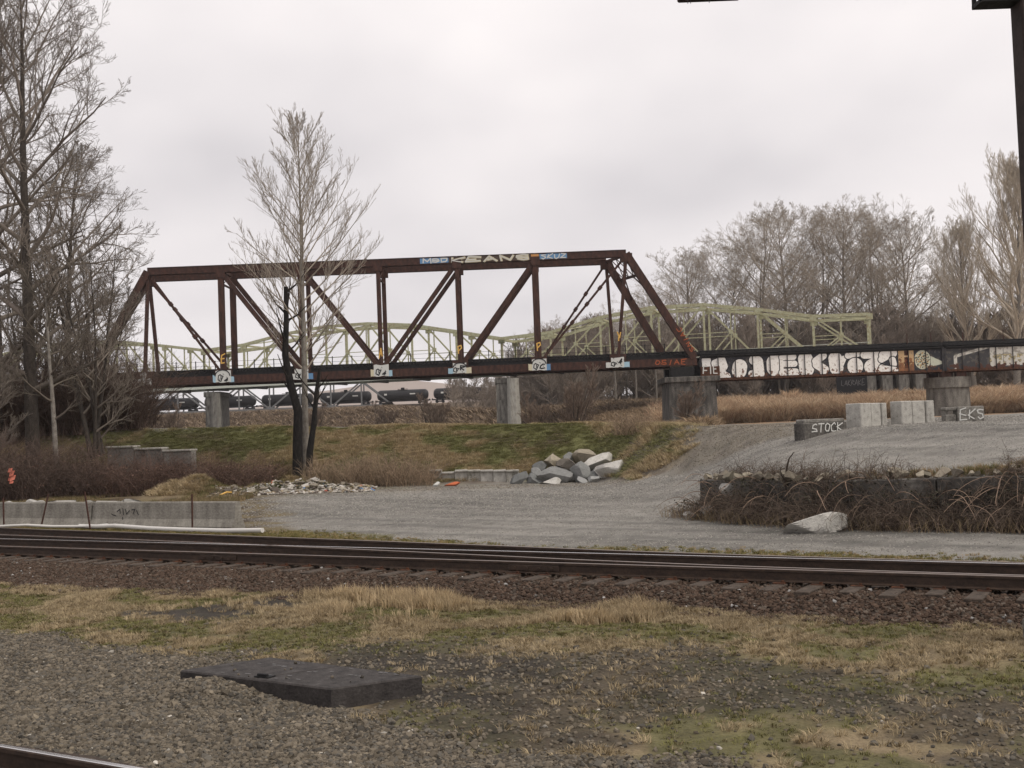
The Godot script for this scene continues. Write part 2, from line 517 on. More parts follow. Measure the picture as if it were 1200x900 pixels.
func make_ground() -> void:
	var az := PackedFloat32Array([-3.0, -2.2, -1.6, -1.2, -0.95, -0.8, -0.7])
	var q := -0.62
	while q < 0.62:
		az.append(q)
		q += 0.0052
	az.append_array(PackedFloat32Array([0.7, 0.8, 0.95, 1.2, 1.6, 2.2, 3.0]))
	var rows := PackedFloat32Array([-40.0, -5.0, 2.0, 4.0, 5.0])
	var r := 6.0
	while r < 720.0:
		rows.append(r)
		r *= 1.0105 if r < 80.0 else 1.03
	var w := az.size()
	var v := PackedVector3Array()
	var c := PackedColorArray()
	var ix := PackedInt32Array()
	for i in rows.size():
		var f := rows[i]
		for j in w:
			var x := az[j] * maxf(f, 14.0 if f < 6.0 else f)
			var y := land(x, -f)
			v.append(Vector3(x, y, -f))
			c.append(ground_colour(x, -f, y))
			if i and j:
				var k := i * w + j
				ix.append_array(PackedInt32Array([k, k - w - 1, k - 1, k, k - w, k - w - 1]))
	var st := SurfaceTool.new()
	var arr := []
	arr.resize(Mesh.ARRAY_MAX)
	arr[Mesh.ARRAY_VERTEX] = v
	arr[Mesh.ARRAY_COLOR] = c
	arr[Mesh.ARRAY_INDEX] = ix
	st.create_from_arrays(arr)
	st.generate_normals()
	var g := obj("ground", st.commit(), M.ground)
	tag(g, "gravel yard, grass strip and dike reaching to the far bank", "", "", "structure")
	var b := MB.new()
	b.quad(Vector3(-500, -1.1, -88), Vector3(60, -1.1, -88), Vector3(60, -1.1, -230), Vector3(-500, -1.1, -230), Vector3.UP)
	tag(obj("river", b, M.water), "river hidden behind the dike", "", "", "structure")


# ---------------------------------------------------------------- small pieces to scatter
func pebble(seed_: int, squash: float) -> ArrayMesh:
	var rr := RandomNumberGenerator.new()
	rr.seed = seed_
	var s := BoxMesh.new()
	var pts := []
	for x in [-1, 1]:
		for y in [-1, 1]:
			for z in [-1, 1]:
				pts.append(Vector3(x * rr.randf_range(0.3, 0.75), y * squash * rr.randf_range(0.35, 0.7), z * rr.randf_range(0.3, 0.75)))
	var b := MB.new()
	for f in [[0, 1, 3, 2, Vector3.LEFT], [4, 5, 7, 6, Vector3.RIGHT], [0, 1, 5, 4, Vector3.DOWN], [2, 3, 7, 6, Vector3.UP], [0, 2, 6, 4, Vector3.FORWARD], [1, 3, 7, 5, Vector3.BACK]]:
		var o: Vector3 = (pts[f[0]] + pts[f[1]] + pts[f[2]] + pts[f[3]]) / 4 + f[4] * 0.16 * (squash if absf(f[4].y) > 0.5 else 1.0)
		for k in 4:
			var p: Vector3 = pts[f[k]]
			var p2: Vector3 = pts[f[(k + 1) % 4]]
			var nn := (p2 - p).cross(o - p).normalized()
			if nn.dot(o) < 0:
				nn = -nn
			b.tri(p, p2, o, nn)
	return b.mesh()


func tuft(seed_: int, blades: int, spread: float, lean: float, width: float) -> ArrayMesh:
	var rr := RandomNumberGenerator.new()
	rr.seed = seed_
	var b := MB.new()
	for i in blades:
		var a := rr.randf() * TAU
		var o := Vector3(cos(a), 0, sin(a)) * spread * sqrt(rr.randf())
		var d := Vector3(cos(a + rr.randf_range(-1, 1)), 0, sin(a + rr.randf_range(-1, 1)))
		var h := rr.randf_range(0.55, 1.0)
		var l := lean * rr.randf_range(0.3, 1.3)
		var mid := o + Vector3.UP * h * 0.6 + d * l * 0.35
		var tip := o + Vector3.UP * h * (1.0 - 0.25 * l) + d * l
		var sd := Vector3(cos(a * 3.1), 0, sin(a * 3.1)) * width
		var nn := sd.cross(tip - o).normalized()
		var g := rr.randf_range(0.75, 1.1)
		b.col = Color(g, g, g)
		b.quad(o - sd, o + sd, mid + sd * 0.7, mid - sd * 0.7, nn)
		b.tri(mid - sd * 0.7, mid + sd * 0.7, tip, nn)
	return b.mesh()


func placed(p: Vector3, size: Vector3, rr: RandomNumberGenerator, tumble := 0.0) -> Transform3D:
	var b := Basis(Vector3.UP, rr.randf() * TAU)
	if tumble > 0.0:
		b = b * Basis(Vector3.RIGHT, rr.randf_range(-tumble, tumble)) * Basis(Vector3.BACK, rr.randf_range(-tumble, tumble))
	return Transform3D(b * Basis.from_scale(size), p)


func make_scatter() -> void:
	var rr := RandomNumberGenerator.new()
	rr.seed = 77
	var peb := [pebble(1, 0.7), pebble(2, 0.6), pebble(5, 0.8)]
	# foreground gravel
	for kind in 3:
		var xf := []
		var cc := PackedColorArray()
		var tries := 0
		while xf.size() < 32000 and tries < 220000:
			tries += 1
			var far := lerpf(7.3, 17.5, pow(rr.randf(), 0.9))
			var x := far * rr.randf_range(-0.62, 0.62)
			var so := track_so(x, -far)
			if so.y > -3.0 or so.y < -11.2:
				continue
			var on_slab := so.x > 0.45 and so.x < 3.0 and so.y > -8.05 and so.y < -7.15
			if on_slab and rr.randf() > 0.0025:
				continue
			var m := fore_matter(x, -far)
			if on_slab:
				m = Vector4(1, 0, 0, 0)
			if rr.randf() > m.x + m.w * 0.10 + 0.01:
				continue
			var r := rr.randf_range(0.009, 0.026) * (1.0 if rr.randf() < 0.94 else 1.7)
			xf.append(placed(Vector3(x, 0.183 + r * 0.5 if on_slab else land(x, -far) + r * 0.2, -far), Vector3(r, r, r) * 1.25, rr, 0.6))
			var g := rr.randf_range(0.5, 1.35)
			var hue := rr.randf()
			var col := Color(0.145, 0.123, 0.094) if hue < 0.6 else (Color(0.105, 0.095, 0.08) if hue < 0.93 else Color(0.19, 0.16, 0.12))
			if rr.randf() < 0.004:
				col = Color(0.42, 0.39, 0.34)
			cc.append(col * g)
		scatter("gravel", peb[kind], M.tint, xf, cc, "loose brown and grey gravel beside the dark concrete hatch", "gravel")
	# ballast on the turnout's shoulder and between the rails
	for kind in 3:
		var xf := []
		var cc := PackedColorArray()
		while xf.size() < 24000:
			var s := rr.randf_range(-24.0, 14.0)
			var o := rr.randf_range(-3.2, 5.6) if rr.randf() < 0.45 else rr.randf_range(-2.6, -0.4)
			var y := ballast_height(s, o)
			if y < -0.5 or rr.randf() < 0.25 * smoothstep(toe(s) + 0.5, toe(s), o):
				continue
			var r := rr.randf_range(0.018, 0.04)
			xf.append(placed(at_track(s, o, y + r * 0.15), Vector3(r, r, r) * 1.2, rr, 0.7))
			var g := rr.randf_range(0.45, 1.4)
			var col := Color(0.078, 0.053, 0.039) if rr.randf() < 0.8 else Color(0.10, 0.08, 0.064)
			if rr.randf() < 0.006:
				col = Color(0.30, 0.29, 0.28)
			cc.append(col * g)
		scatter("ballast", peb[kind], M.tint, xf, cc, "rusty brown ballast stones along the turnout", "ballast")
	# grass of the foreground strip
	var low := tuft(3, 18, 0.6, 0.7, 0.05)
	var tall := tuft(4, 20, 0.28, 0.45, 0.022)
	var xg := []
	var cg := PackedColorArray()
	var xt := []
	var ct := PackedColorArray()
	var tries := 0
	while tries < 150000:
		tries += 1
		var far := lerpf(8.5, 27.0, sqrt(rr.randf()))
		var x := far * rr.randf_range(-0.6, 0.6)
		var so := track_so(x, -far)
		if so.y > toe(so.x) + 0.15 or so.y < -9.0 or (so.x > 0.25 and so.x < 3.3 and so.y > -8.2 and so.y < -6.95):
			continue
		var m := fore_matter(x, -far)
		var p := Vector3(x, land(x, -far) - 0.004, -far)
		if rr.randf() < m.z * 0.55 and xg.size() < 26000:
			var h := rr.randf_range(0.02, 0.055)
			xg.append(placed(p, Vector3(0.075, h, 0.075), rr))
			cg.append(Color(0.175, 0.165, 0.065) * rr.randf_range(0.7, 1.3) if rr.randf() < 0.7 else Color(0.25, 0.20, 0.12))
		elif rr.randf() < m.y * 0.5 + m.w * 0.02 and xt.size() < 30000:
			var band := smoothstep(-4.2, -2.8, so.y) * smoothstep(-7.5, -4.5, so.x) * smoothstep(5.5, 3.0, so.x)
			var clump := smoothstep(-0.32, 0.2, nz.get_noise_2d(x * 4.0 + 31.0, far * 4.0))
			var h := rr.randf_range(0.04, 0.09) + band * clump * rr.randf_range(0.06, 0.27)
			xt.append(placed(p, Vector3(0.16 + h * 0.35, h, 0.16 + h * 0.35), rr))
			ct.append(Color(0.39, 0.31, 0.195).lerp(Color(0.54, 0.42, 0.265), band * clump) * rr.randf_range(0.65, 1.25))
	scatter("short_grass", low, M.grass, xg, cg, "short green and olive grass of the strip before the turnout", "grass")
	scatter("dry_grass", tall, M.grass, xt, ct, "straw coloured dry grass along the near side of the ballast", "grass")
	# thin grass between the far rail and the gravel road, stones on the road
	xg = []
	cg = PackedColorArray()
	var xs := []
	var cs := PackedColorArray()
	while xg.size() < 14000:
		var s := rr.randf_range(-30.0, 10.0)
		var o := rr.randf_range(3.4, 9.5)
		var edge := steps(s, [-30.0, -12.0, -4.0, 9.0], [8.6, 8.0, 5.6, 5.3])
		if o < steps(s, [-25.0, 10.0], [6.0, 3.4]) or rr.randf() > smoothstep(edge + 1.2, edge - 1.0, o):
			continue
		var p := at_track(s, o)
		p.y = land(p.x, p.z)
		var h := rr.randf_range(0.02, 0.08)
		xg.append(placed(p, Vector3(0.10, h, 0.10), rr))
		cg.append(Color(0.17, 0.15, 0.055) * rr.randf_range(0.7, 1.3) if rr.randf() < 0.7 else Color(0.30, 0.22, 0.11))
	scatter("trackside_grass", low, M.grass, xg, cg, "thin yellow green grass between the turnout and the gravel road", "grass")
	while xs.size() < 75000:
		var far := lerpf(23.0, 60.0, rr.randf())
		var x := far * rr.randf_range(-0.25, 0.53)
		var so := track_so(x, -far)
		if so.y < 4.5 or (x / far < 0.1 and far > 54.0):
			continue
		var lane := absf(so.y - 10.2 + 0.05 * so.x)
		if minf(lane, absf(lane - 1.9)) < 0.35 and so.y < 16.0 and rr.randf() < 0.75:
			continue
		var r := rr.randf_range(0.009, 0.025) * (1.0 + smoothstep(32.0, 50.0, far) * 0.8)
		xs.append(placed(Vector3(x, land(x, -far), -far), Vector3(r, r * 0.8, r), rr, 0.5))
		var bank := smoothstep(0.0, 0.6, far - steps(x / far, [0.11, 0.15, 0.19, 0.25], [50.5, 47.8, 45.0, 43.0])) * smoothstep(0.27, 0.235, x / far)
		cs.append(Color(0.265, 0.25, 0.225).lerp(Color(0.20, 0.175, 0.14), bank) * rr.randf_range(0.5, 1.4))
	scatter("road_gravel", peb[0], M.tint, xs, cs, "crushed grey stone strewn over the gravel road and ramp", "gravel")
	# grass on the dike
	xg = []
	cg = PackedColorArray()
	var mat_ := tuft(8, 22, 0.5, 0.8, 0.022)
	while xg.size() < 30000:
		var far := rr.randf_range(50.0, 67.0)
		var x := far * rr.randf_range(-0.5, 0.175)
		var y := land(x, -far)
		if y < 0.35 or rr.randf() < smoothstep(0.12, 0.165, x / far + nf.get_noise_2d(x * 2.5, -far * 2.5) * 0.035) or (x / far > 0.11 and y < steps(x / far, [0.11, 0.17], [0.6, 1.4])) or far > 65.3 + x * -0.02:
			continue
		var w := smoothstep(-0.18, 0.22, nz.get_noise_2d(x * 1.3, -far * 1.3) + nf.get_noise_2d(x * 2.5, -far * 2.5) * 0.6)
		var h := lerpf(rr.randf_range(0.05, 0.13), rr.randf_range(0.12, 0.32), w)
		xg.append(placed(Vector3(x, y - 0.02, -far), Vector3(0.35, h, 0.35), rr))
		cg.append((Color(0.235, 0.235, 0.10) * rr.randf_range(0.7, 1.3)).lerp(Color(0.49, 0.385, 0.245) * rr.randf_range(0.7, 1.2), clampf(w + rr.randf_range(-0.3, 0.3), 0, 1)))
	scatter("dike_grass", mat_, M.grass, xg, cg, "rough green and tan grass covering the dike slope", "grass")
	# reeds behind the crest of the gravel, under the girder span
	xg = []
	cg = PackedColorArray()
	var reed := tuft(12, 16, 0.45, 0.55, 0.035)
	while xg.size() < 26000:
		var far := lerpf(129.0, 186.0, rr.randf())
		var a := rr.randf_range(0.12, 0.52)
		if rr.randf() > smoothstep(0.11, 0.16, a):
			continue
		var x := a * far
		var clump := nz.get_noise_2d(x * 3.5, far * 3.5)
		var h := rr.randf_range(0.7, 1.45) * (1.0 + 1.3 * clump) * 1.15
		xg.append(placed(Vector3(x, land(x, -far) - 0.05, -far), Vector3(1.7, h, 1.7), rr))
		var k := rr.randf()
		cg.append((Color(0.46, 0.335, 0.225) if k < 0.6 else (Color(0.34, 0.225, 0.15) if k < 0.85 else Color(0.52, 0.41, 0.29))) * rr.randf_range(0.75, 1.2) * (1.0 + clump * 0.7))
	while xg.size() < 36000:
		var far := lerpf(76.0, 190.0, rr.randf())
		var a := rr.randf_range(-0.05, 0.17)
		var x := a * far
		var y := land(x, -far)
		if y < 0.2:
			continue
		var h := rr.randf_range(0.35, 0.9) * (1.0 + 1.2 * nz.get_noise_2d(x * 3.5, far * 3.5))
		xg.append(placed(Vector3(x, y - 0.05, -far), Vector3(1.5, h, 1.5), rr))
		cg.append(Color(0.38, 0.28, 0.185) * rr.randf_range(0.5, 1.2))
	scatter("reeds", reed, M.grass, xg, cg, "tall tan reeds on the flat below the girder span", "reeds")
	xg = []
	cg = PackedColorArray()
	while xg.size() < 9000:
		var x := rr.randf_range(-27.0, -11.5)
		var z := rr.randf_range(-56.0, -43.0)
		var so := track_so(x, z)
		if so.y < 10.0 or x / -z > -0.2 or rr.randf() < smoothstep(0.0, 0.3, nz.get_noise_2d(x * 1.3, z * 1.3)):
			continue
		xg.append(placed(Vector3(x, land(x, z), z), Vector3(0.22, rr.randf_range(0.06, 0.26), 0.22), rr))
		cg.append((Color(0.30, 0.225, 0.13) if rr.randf() < 0.65 else Color(0.16, 0.145, 0.06)) * rr.randf_range(0.6, 1.2))
	scatter("waste_grass", tall, M.grass, xg, cg, "thin tan grass on the waste ground behind the barriers", "grass")
	# dry grass along the top of the retaining wall toward the right edge
	xg = []
	cg = PackedColorArray()
	while xg.size() < 2600:
		var p := wall_point(lerpf(0.30, 0.95, sqrt(rr.randf())))
		var x := p.x - 0.35 - rr.randf() * 0.9
		var z := p.y - 0.55 - rr.randf() * 1.1
		xg.append(placed(Vector3(x, land(x, z), z), Vector3(0.25, rr.randf_range(0.08, 0.32), 0.25), rr))
		cg.append((Color(0.36, 0.265, 0.155) if rr.randf() < 0.7 else Color(0.17, 0.17, 0.06)) * rr.randf_range(0.6, 1.2))
	scatter("ramp_edge_grass", tall, M.grass, xg, cg, "dry grass along the top of the overgrown retaining wall", "grass")
	# brush of the far bank
	xg = []
	cg = PackedColorArray()
	while xg.size() < 16000:
		var far := lerpf(185.0, 335.0, rr.randf())
		var a := rr.randf_range(-0.45, 0.25)
		var x := a * far
		var y := land(x, -far)
		if y < -0.6:
			continue
		var h := rr.randf_range(0.6, 1.8)
		xg.append(placed(Vector3(x, y - 0.1, -far), Vector3(3.2, h, 3.2), rr))
		cg.append((Color(0.34, 0.26, 0.185) if rr.randf() < 0.7 else Color(0.20, 0.15, 0.115)) * rr.randf_range(0.6, 1.2))
	scatter("far_brush", reed, M.grass, xg, cg, "low tan brush along the far river bank", "brush")


# ---------------------------------------------------------------- tracks
func lead(s: float) -> float:
	return steps(s, [-40.0, -26.0, -17.3, -12.0, -7.3, -3.6, -0.4, 1.2, 3.8, 6.5, 14.0], [6.2, 3.35, 2.30, 1.90, 1.47, 1.06, 0.67, 0.46, 0.26, 0.15, 0.10])


func ballast_height(s: float, o: float) -> float:
	var t := toe(s)
	if o < t - 0.3 or o > lead(s) + 3.0:
		return -1.0
	if o < -0.75:
		return lerpf(0.0, 0.205, clampf((o - t) / (-0.75 - t), 0.0, 1.0))
	var e := lead(s) + 1.45 + 0.7
	return 0.205 if o < e else lerpf(0.205, 0.0, clampf((o - e) / 0.8, 0.0, 1.0))


func rail_profile() -> PackedVector2Array:
	return PackedVector2Array([Vector2(-0.075, 0), Vector2(0.075, 0), Vector2(0.075, 0.012), Vector2(0.012, 0.03), Vector2(0.012, 0.14), Vector2(0.036, 0.148), Vector2(0.036, 0.178), Vector2(0.028, 0.186), Vector2(-0.028, 0.186), Vector2(-0.036, 0.178), Vector2(-0.036, 0.148), Vector2(-0.012, 0.14), Vector2(-0.012, 0.03), Vector2(-0.075, 0.012)])


func rail(parent: Node, s0: float, s1: float, off: Callable, top: Material, label := "") -> void:
	var st := []
	var sh := []
	var k := int((s1 - s0) / 1.0)
	for i in k + 1:
		var s := lerpf(s0, s1, float(i) / k)
		var d := (at_track(s + 0.2, off.call(s + 0.2)) - at_track(s - 0.2, off.call(s - 0.2))).normalized()
		st.append([at_track(s, off.call(s), 0.264), d.cross(Vector3.UP)])
		sh.append([at_track(s, off.call(s), 0.264), d.cross(Vector3.UP)])
	var b := MB.new()
	b.sweep(rail_profile(), st)
	var r := obj("rail", b, M.rail_steel, parent)
	if label: r.set_meta("label", label)
	b = MB.new()
	b.sweep(PackedVector2Array([Vector2(-0.027, 0.187), Vector2(0.027, 0.187), Vector2(0.02, 0.190), Vector2(-0.02, 0.190)]), sh)
	obj("running_surface", b, top, r)


func make_tracks() -> void:
	var b := MB.new()
	for i in 70:
		var s0 := -44.0 + i
		var line0 := []
		var line1 := []
		for e in [[s0, line0], [s0 + 1.0, line1]]:
			var s: float = e[0]
			for o in [toe(s) - 0.1, -0.75, lead(s) + 2.15, lead(s) + 3.1]:
				e[1].append(at_track(s, o, -0.03 if o < -1.0 or o > lead(s) + 2.5 else 0.2))
		for j in 3:
			var nn: Vector3 = (line0[j + 1] - line0[j]).cross(line1[j] - line0[j]).normalized()
			if nn.y < 0: nn = -nn
			b.quad(line0[j], line0[j + 1], line1[j + 1], line1[j], nn)
	var bed := obj("ballast_bed", b, M.ballast_bed)
	tag(bed, "brown ballast bank carrying the turnout", "", "", "structure")
	var t := thing("railway_turnout", "railway turnout with rusty rails and worn wooden sleepers beyond the dry grass", "railway track")
	var rr := RandomNumberGenerator.new()
	rr.seed = 5
	for i in 114:
		var s := -42.0 + i * 0.585 + rr.randf_range(-0.03, 0.03)
		var near := -0.74 + rr.randf_range(-0.14, 0.12)
		var far := lead(s) + 2.1
		var m := MB.new()
		var skew := rr.randf_range(-0.015, 0.015)
		var p := at_track(s - skew, near)
		var q := at_track(s + skew, far)
		var y := 0.142 + rr.randf_range(-0.008, 0.004)
		m.obox((p + q) / 2 + Vector3.UP * y, (q - p) / 2, TD * 0.115, Vector3.UP * 0.11, 0.012)
		obj("sleeper", m, M.tie, t)
	var plates := MB.new()
	for i in 114:
		var s := -42.0 + i * 0.585
		for o in ([0.0, 1.435, lead(s), lead(s) + 1.45] if s < 11.0 else [0.0, 1.435]):
			plates.obox(at_track(s, o, 0.253), TN * 0.17, TD * 0.09, Vector3.UP * 0.009)
			for e in [-0.105, 0.105]:
				plates.obox(at_track(s + 0.05, o + e, 0.278), TN * 0.02, TD * 0.02, Vector3.UP * 0.018)
	var pl := obj("tie_plate", plates, M.rust_flange, t)
	pl.set_meta("kind", "stuff")
	rail(t, -42.0, 25.0, func(_s): return 0.0, M.rail_dull, "near rail of the turnout")
	rail(t, -42.0, 25.0, func(_s): return 1.435, M.rail_top, "polished second rail of the turnout")
	rail(t, -42.0, 11.0, func(s): return lead(s), M.rail_dull)
	rail(t, -42.0, 11.0, func(s): return lead(s) + 1.45, M.rail_dull, "rusty far rail of the turnout")
	for e in [0.45, -7.0]:
		b = MB.new()
		for sd in [-1.0, 1.0]:
			b.obox(at_track(e, sd * 0.03, 0.35), TD * 0.5, TN * 0.014, Vector3.UP * 0.05, 0.006)
			for k in 4:
				b.obox(at_track(e - 0.36 + k * 0.24, sd * 0.055, 0.35), TD * 0.018, TN * 0.02, Vector3.UP * 0.018)
		obj("joint_bar", b, M.rail_steel, t)
	# the next track over, of which only a corner shows
	t = thing("railway_track", "track whose dark rail crosses the bottom left corner of the view", "railway track")
	b = MB.new()
	for i in 34:
		var m := MB.new()
		m.obox(at_track(-13.0 + i * 0.6, -12.36, 0.14), TD * 0.115, TN * 1.3, Vector3.UP * 0.11, 0.012)
		obj("sleeper", m, M.tie, t)
	b.sweep(PackedVector2Array([Vector2(-2.1, -0.03), Vector2(2.3, -0.03), Vector2(1.45, 0.2), Vector2(-1.1, 0.2)]), [[at_track(-13.5, -12.36), -TN], [at_track(8.5, -12.36), -TN]])
	var bb := obj("ballast_bed", b, M.ballast_bed)
	tag(bb, "low ballast bank under the nearest track", "", "", "structure")
	rail(t, -13.0, 8.0, func(_s): return -11.62, M.rail_top)
	rail(t, -13.0, 8.0, func(_s): return -13.06, M.rail_top)


# ---------------------------------------------------------------- painted letters
const FONT := {
	"K": [[Vector2(0, 0), Vector2(0, 1)], [Vector2(1, 1), Vector2(0, 0.45), Vector2(1, 0)]],
	"E": [[Vector2(1, 1), Vector2(0, 1), Vector2(0, 0), Vector2(1, 0)], [Vector2(0, 0.5), Vector2(0.8, 0.5)]],
	"A": [[Vector2(0, 0), Vector2(0.5, 1), Vector2(1, 0)], [Vector2(0.2, 0.38), Vector2(0.8, 0.38)]],
	"N": [[Vector2(0, 0), Vector2(0, 1), Vector2(1, 0), Vector2(1, 1)]],
	"S": [[Vector2(1, 0.85), Vector2(0.55, 1), Vector2(0.05, 0.85), Vector2(0.1, 0.58), Vector2(0.9, 0.42), Vector2(0.95, 0.14), Vector2(0.5, 0), Vector2(0, 0.14)]],
	"M": [[Vector2(0, 0), Vector2(0, 1), Vector2(0.5, 0.4), Vector2(1, 1), Vector2(1, 0)]],
	"D": [[Vector2(0, 0), Vector2(0, 1), Vector2(0.7, 0.9), Vector2(1, 0.5), Vector2(0.7, 0.1), Vector2(0, 0)]],
	"U": [[Vector2(0, 1), Vector2(0.05, 0.2), Vector2(0.5, 0), Vector2(0.95, 0.2), Vector2(1, 1)]],
	"Z": [[Vector2(0, 1), Vector2(1, 1), Vector2(0, 0), Vector2(1, 0)]],
	"P": [[Vector2(0, 0), Vector2(0, 1), Vector2(0.85, 0.95), Vector2(0.95, 0.6), Vector2(0, 0.45)]],
	"Y": [[Vector2(0, 1), Vector2(0.5, 0.5), Vector2(1, 1)], [Vector2(0.5, 0.5), Vector2(0.5, 0)]],
	"T": [[Vector2(0, 1), Vector2(1, 1)], [Vector2(0.5, 1), Vector2(0.5, 0)]],
	"O": [[Vector2(0.5, 1), Vector2(0.1, 0.8), Vector2(0, 0.4), Vector2(0.3, 0.02), Vector2(0.75, 0.05), Vector2(1, 0.5), Vector2(0.85, 0.88), Vector2(0.5, 1)]],
	"C": [[Vector2(1, 0.85), Vector2(0.55, 1), Vector2(0.08, 0.75), Vector2(0.05, 0.25), Vector2(0.5, 0), Vector2(1, 0.15)]],
	"F": [[Vector2(1, 1), Vector2(0, 1), Vector2(0, 0)], [Vector2(0, 0.5), Vector2(0.75, 0.5)]],
	"I": [[Vector2(0.5, 0), Vector2(0.5, 1)]],
	"L": [[Vector2(0, 1), Vector2(0, 0), Vector2(1, 0)]],
	"R": [[Vector2(0, 0), Vector2(0, 1), Vector2(0.9, 0.9), Vector2(0.85, 0.55), Vector2(0, 0.45), Vector2(1, 0)]],
	"0": [[Vector2(0.5, 1), Vector2(0.08, 0.75), Vector2(0.08, 0.25), Vector2(0.5, 0), Vector2(0.92, 0.25), Vector2(0.92, 0.75), Vector2(0.5, 1)], [Vector2(0.5, 0.62), Vector2(0.5, 0.38)]],
	"4": [[Vector2(0.7, 0), Vector2(0.7, 1), Vector2(0, 0.35), Vector2(1, 0.35)]],
}


func letters(text: String, o: Vector3, ux: Vector3, uy: Vector3, size: Vector2, gap: float, w: float, mat: Material, parent: Node, called := "lettering") -> void:
	var b := MB.new()
	var x := 0.0
	var nn := ux.cross(uy)
	var rr := RandomNumberGenerator.new()
	rr.seed = text.hash()
	for ch in text:
		if FONT.has(ch):
			var k := 0
			for chain in FONT[ch]:
				var pts := []
				for p in chain:
					var jig := Vector2(rr.randf_range(-0.15, 0.15), rr.randf_range(-0.13, 0.13))
					pts.append(Vector2(x + (p.x + jig.x + p.y * 0.1) * size.x, (p.y + jig.y) * size.y))
				b.stroke(o + nn * 0.006 * k, ux, uy, pts, w)
				k += 1
		x += size.x + gap
	obj(called, b, mat, parent)


func patch(o: Vector3, ux: Vector3, uy: Vector3, w: float, h: float, mat: Material, parent: Node, called := "paint_patch") -> void:
	var b := MB.new()
	# a sprayed block with a ragged rim
	var rr := RandomNumberGenerator.new()
	rr.seed = int(absf(o.x * 31.0 + o.y * 7.0)) + 3
	var rim := []
	for i in 7:
		rim.append(Vector2(w * i / 6.0, rr.randf_range(0.0, 0.08) * h))
	for i in 7:
		rim.append(Vector2(w * (6 - i) / 6.0, h - rr.randf_range(0.0, 0.1) * h))
	var mid := o + ux * w / 2 + uy * h / 2
	for i in rim.size():
		var p: Vector2 = rim[i]
		var q: Vector2 = rim[(i + 1) % rim.size()]
		b.tri(mid, o + ux * p.x + uy * p.y, o + ux * q.x + uy * q.y, ux.cross(uy))
	obj(called, b, mat, parent)


# ---------------------------------------------------------------- the rusty truss bridge
const NZ := -125.0
const FZ := -130.2
const TOP := 21.4
const LOW := 9.35


func member(t: Node, called: String, a: Vector3, b: Vector3, w: float, h: float, mat: Material, laced := false) -> MeshInstance3D:
	var m := MB.new()
	var side := Vector3(0, 0, 1)
	var d := (b - a).normalized()
	if absf(d.z) > 0.9:
		side = Vector3(1, 0, 0)
	if laced:
		# two channels tied by lacing bars
		var u := d.cross(side).normalized()
		for s in [-1.0, 1.0]:
			m.beam(a + side * s * w * 0.42, b + side * s * w * 0.42, w * 0.16, h, side)
		var k := int((b - a).length() / (h * 1.6))
		for i in k:
			var p := a.lerp(b, float(i) / k)
			var q := a.lerp(b, float(i + 1) / k)
			var sg := 1.0 if i % 2 else -1.0
			for e in [-0.46, 0.46]:
				m.beam(p + u * h * e - side * sg * w * 0.36, q + u * h * e + side * sg * w * 0.36, 0.03, 0.09, u)
	else:
		m.beam(a, b, w, h, side, 0.02)
	return obj(called, m, mat, t)


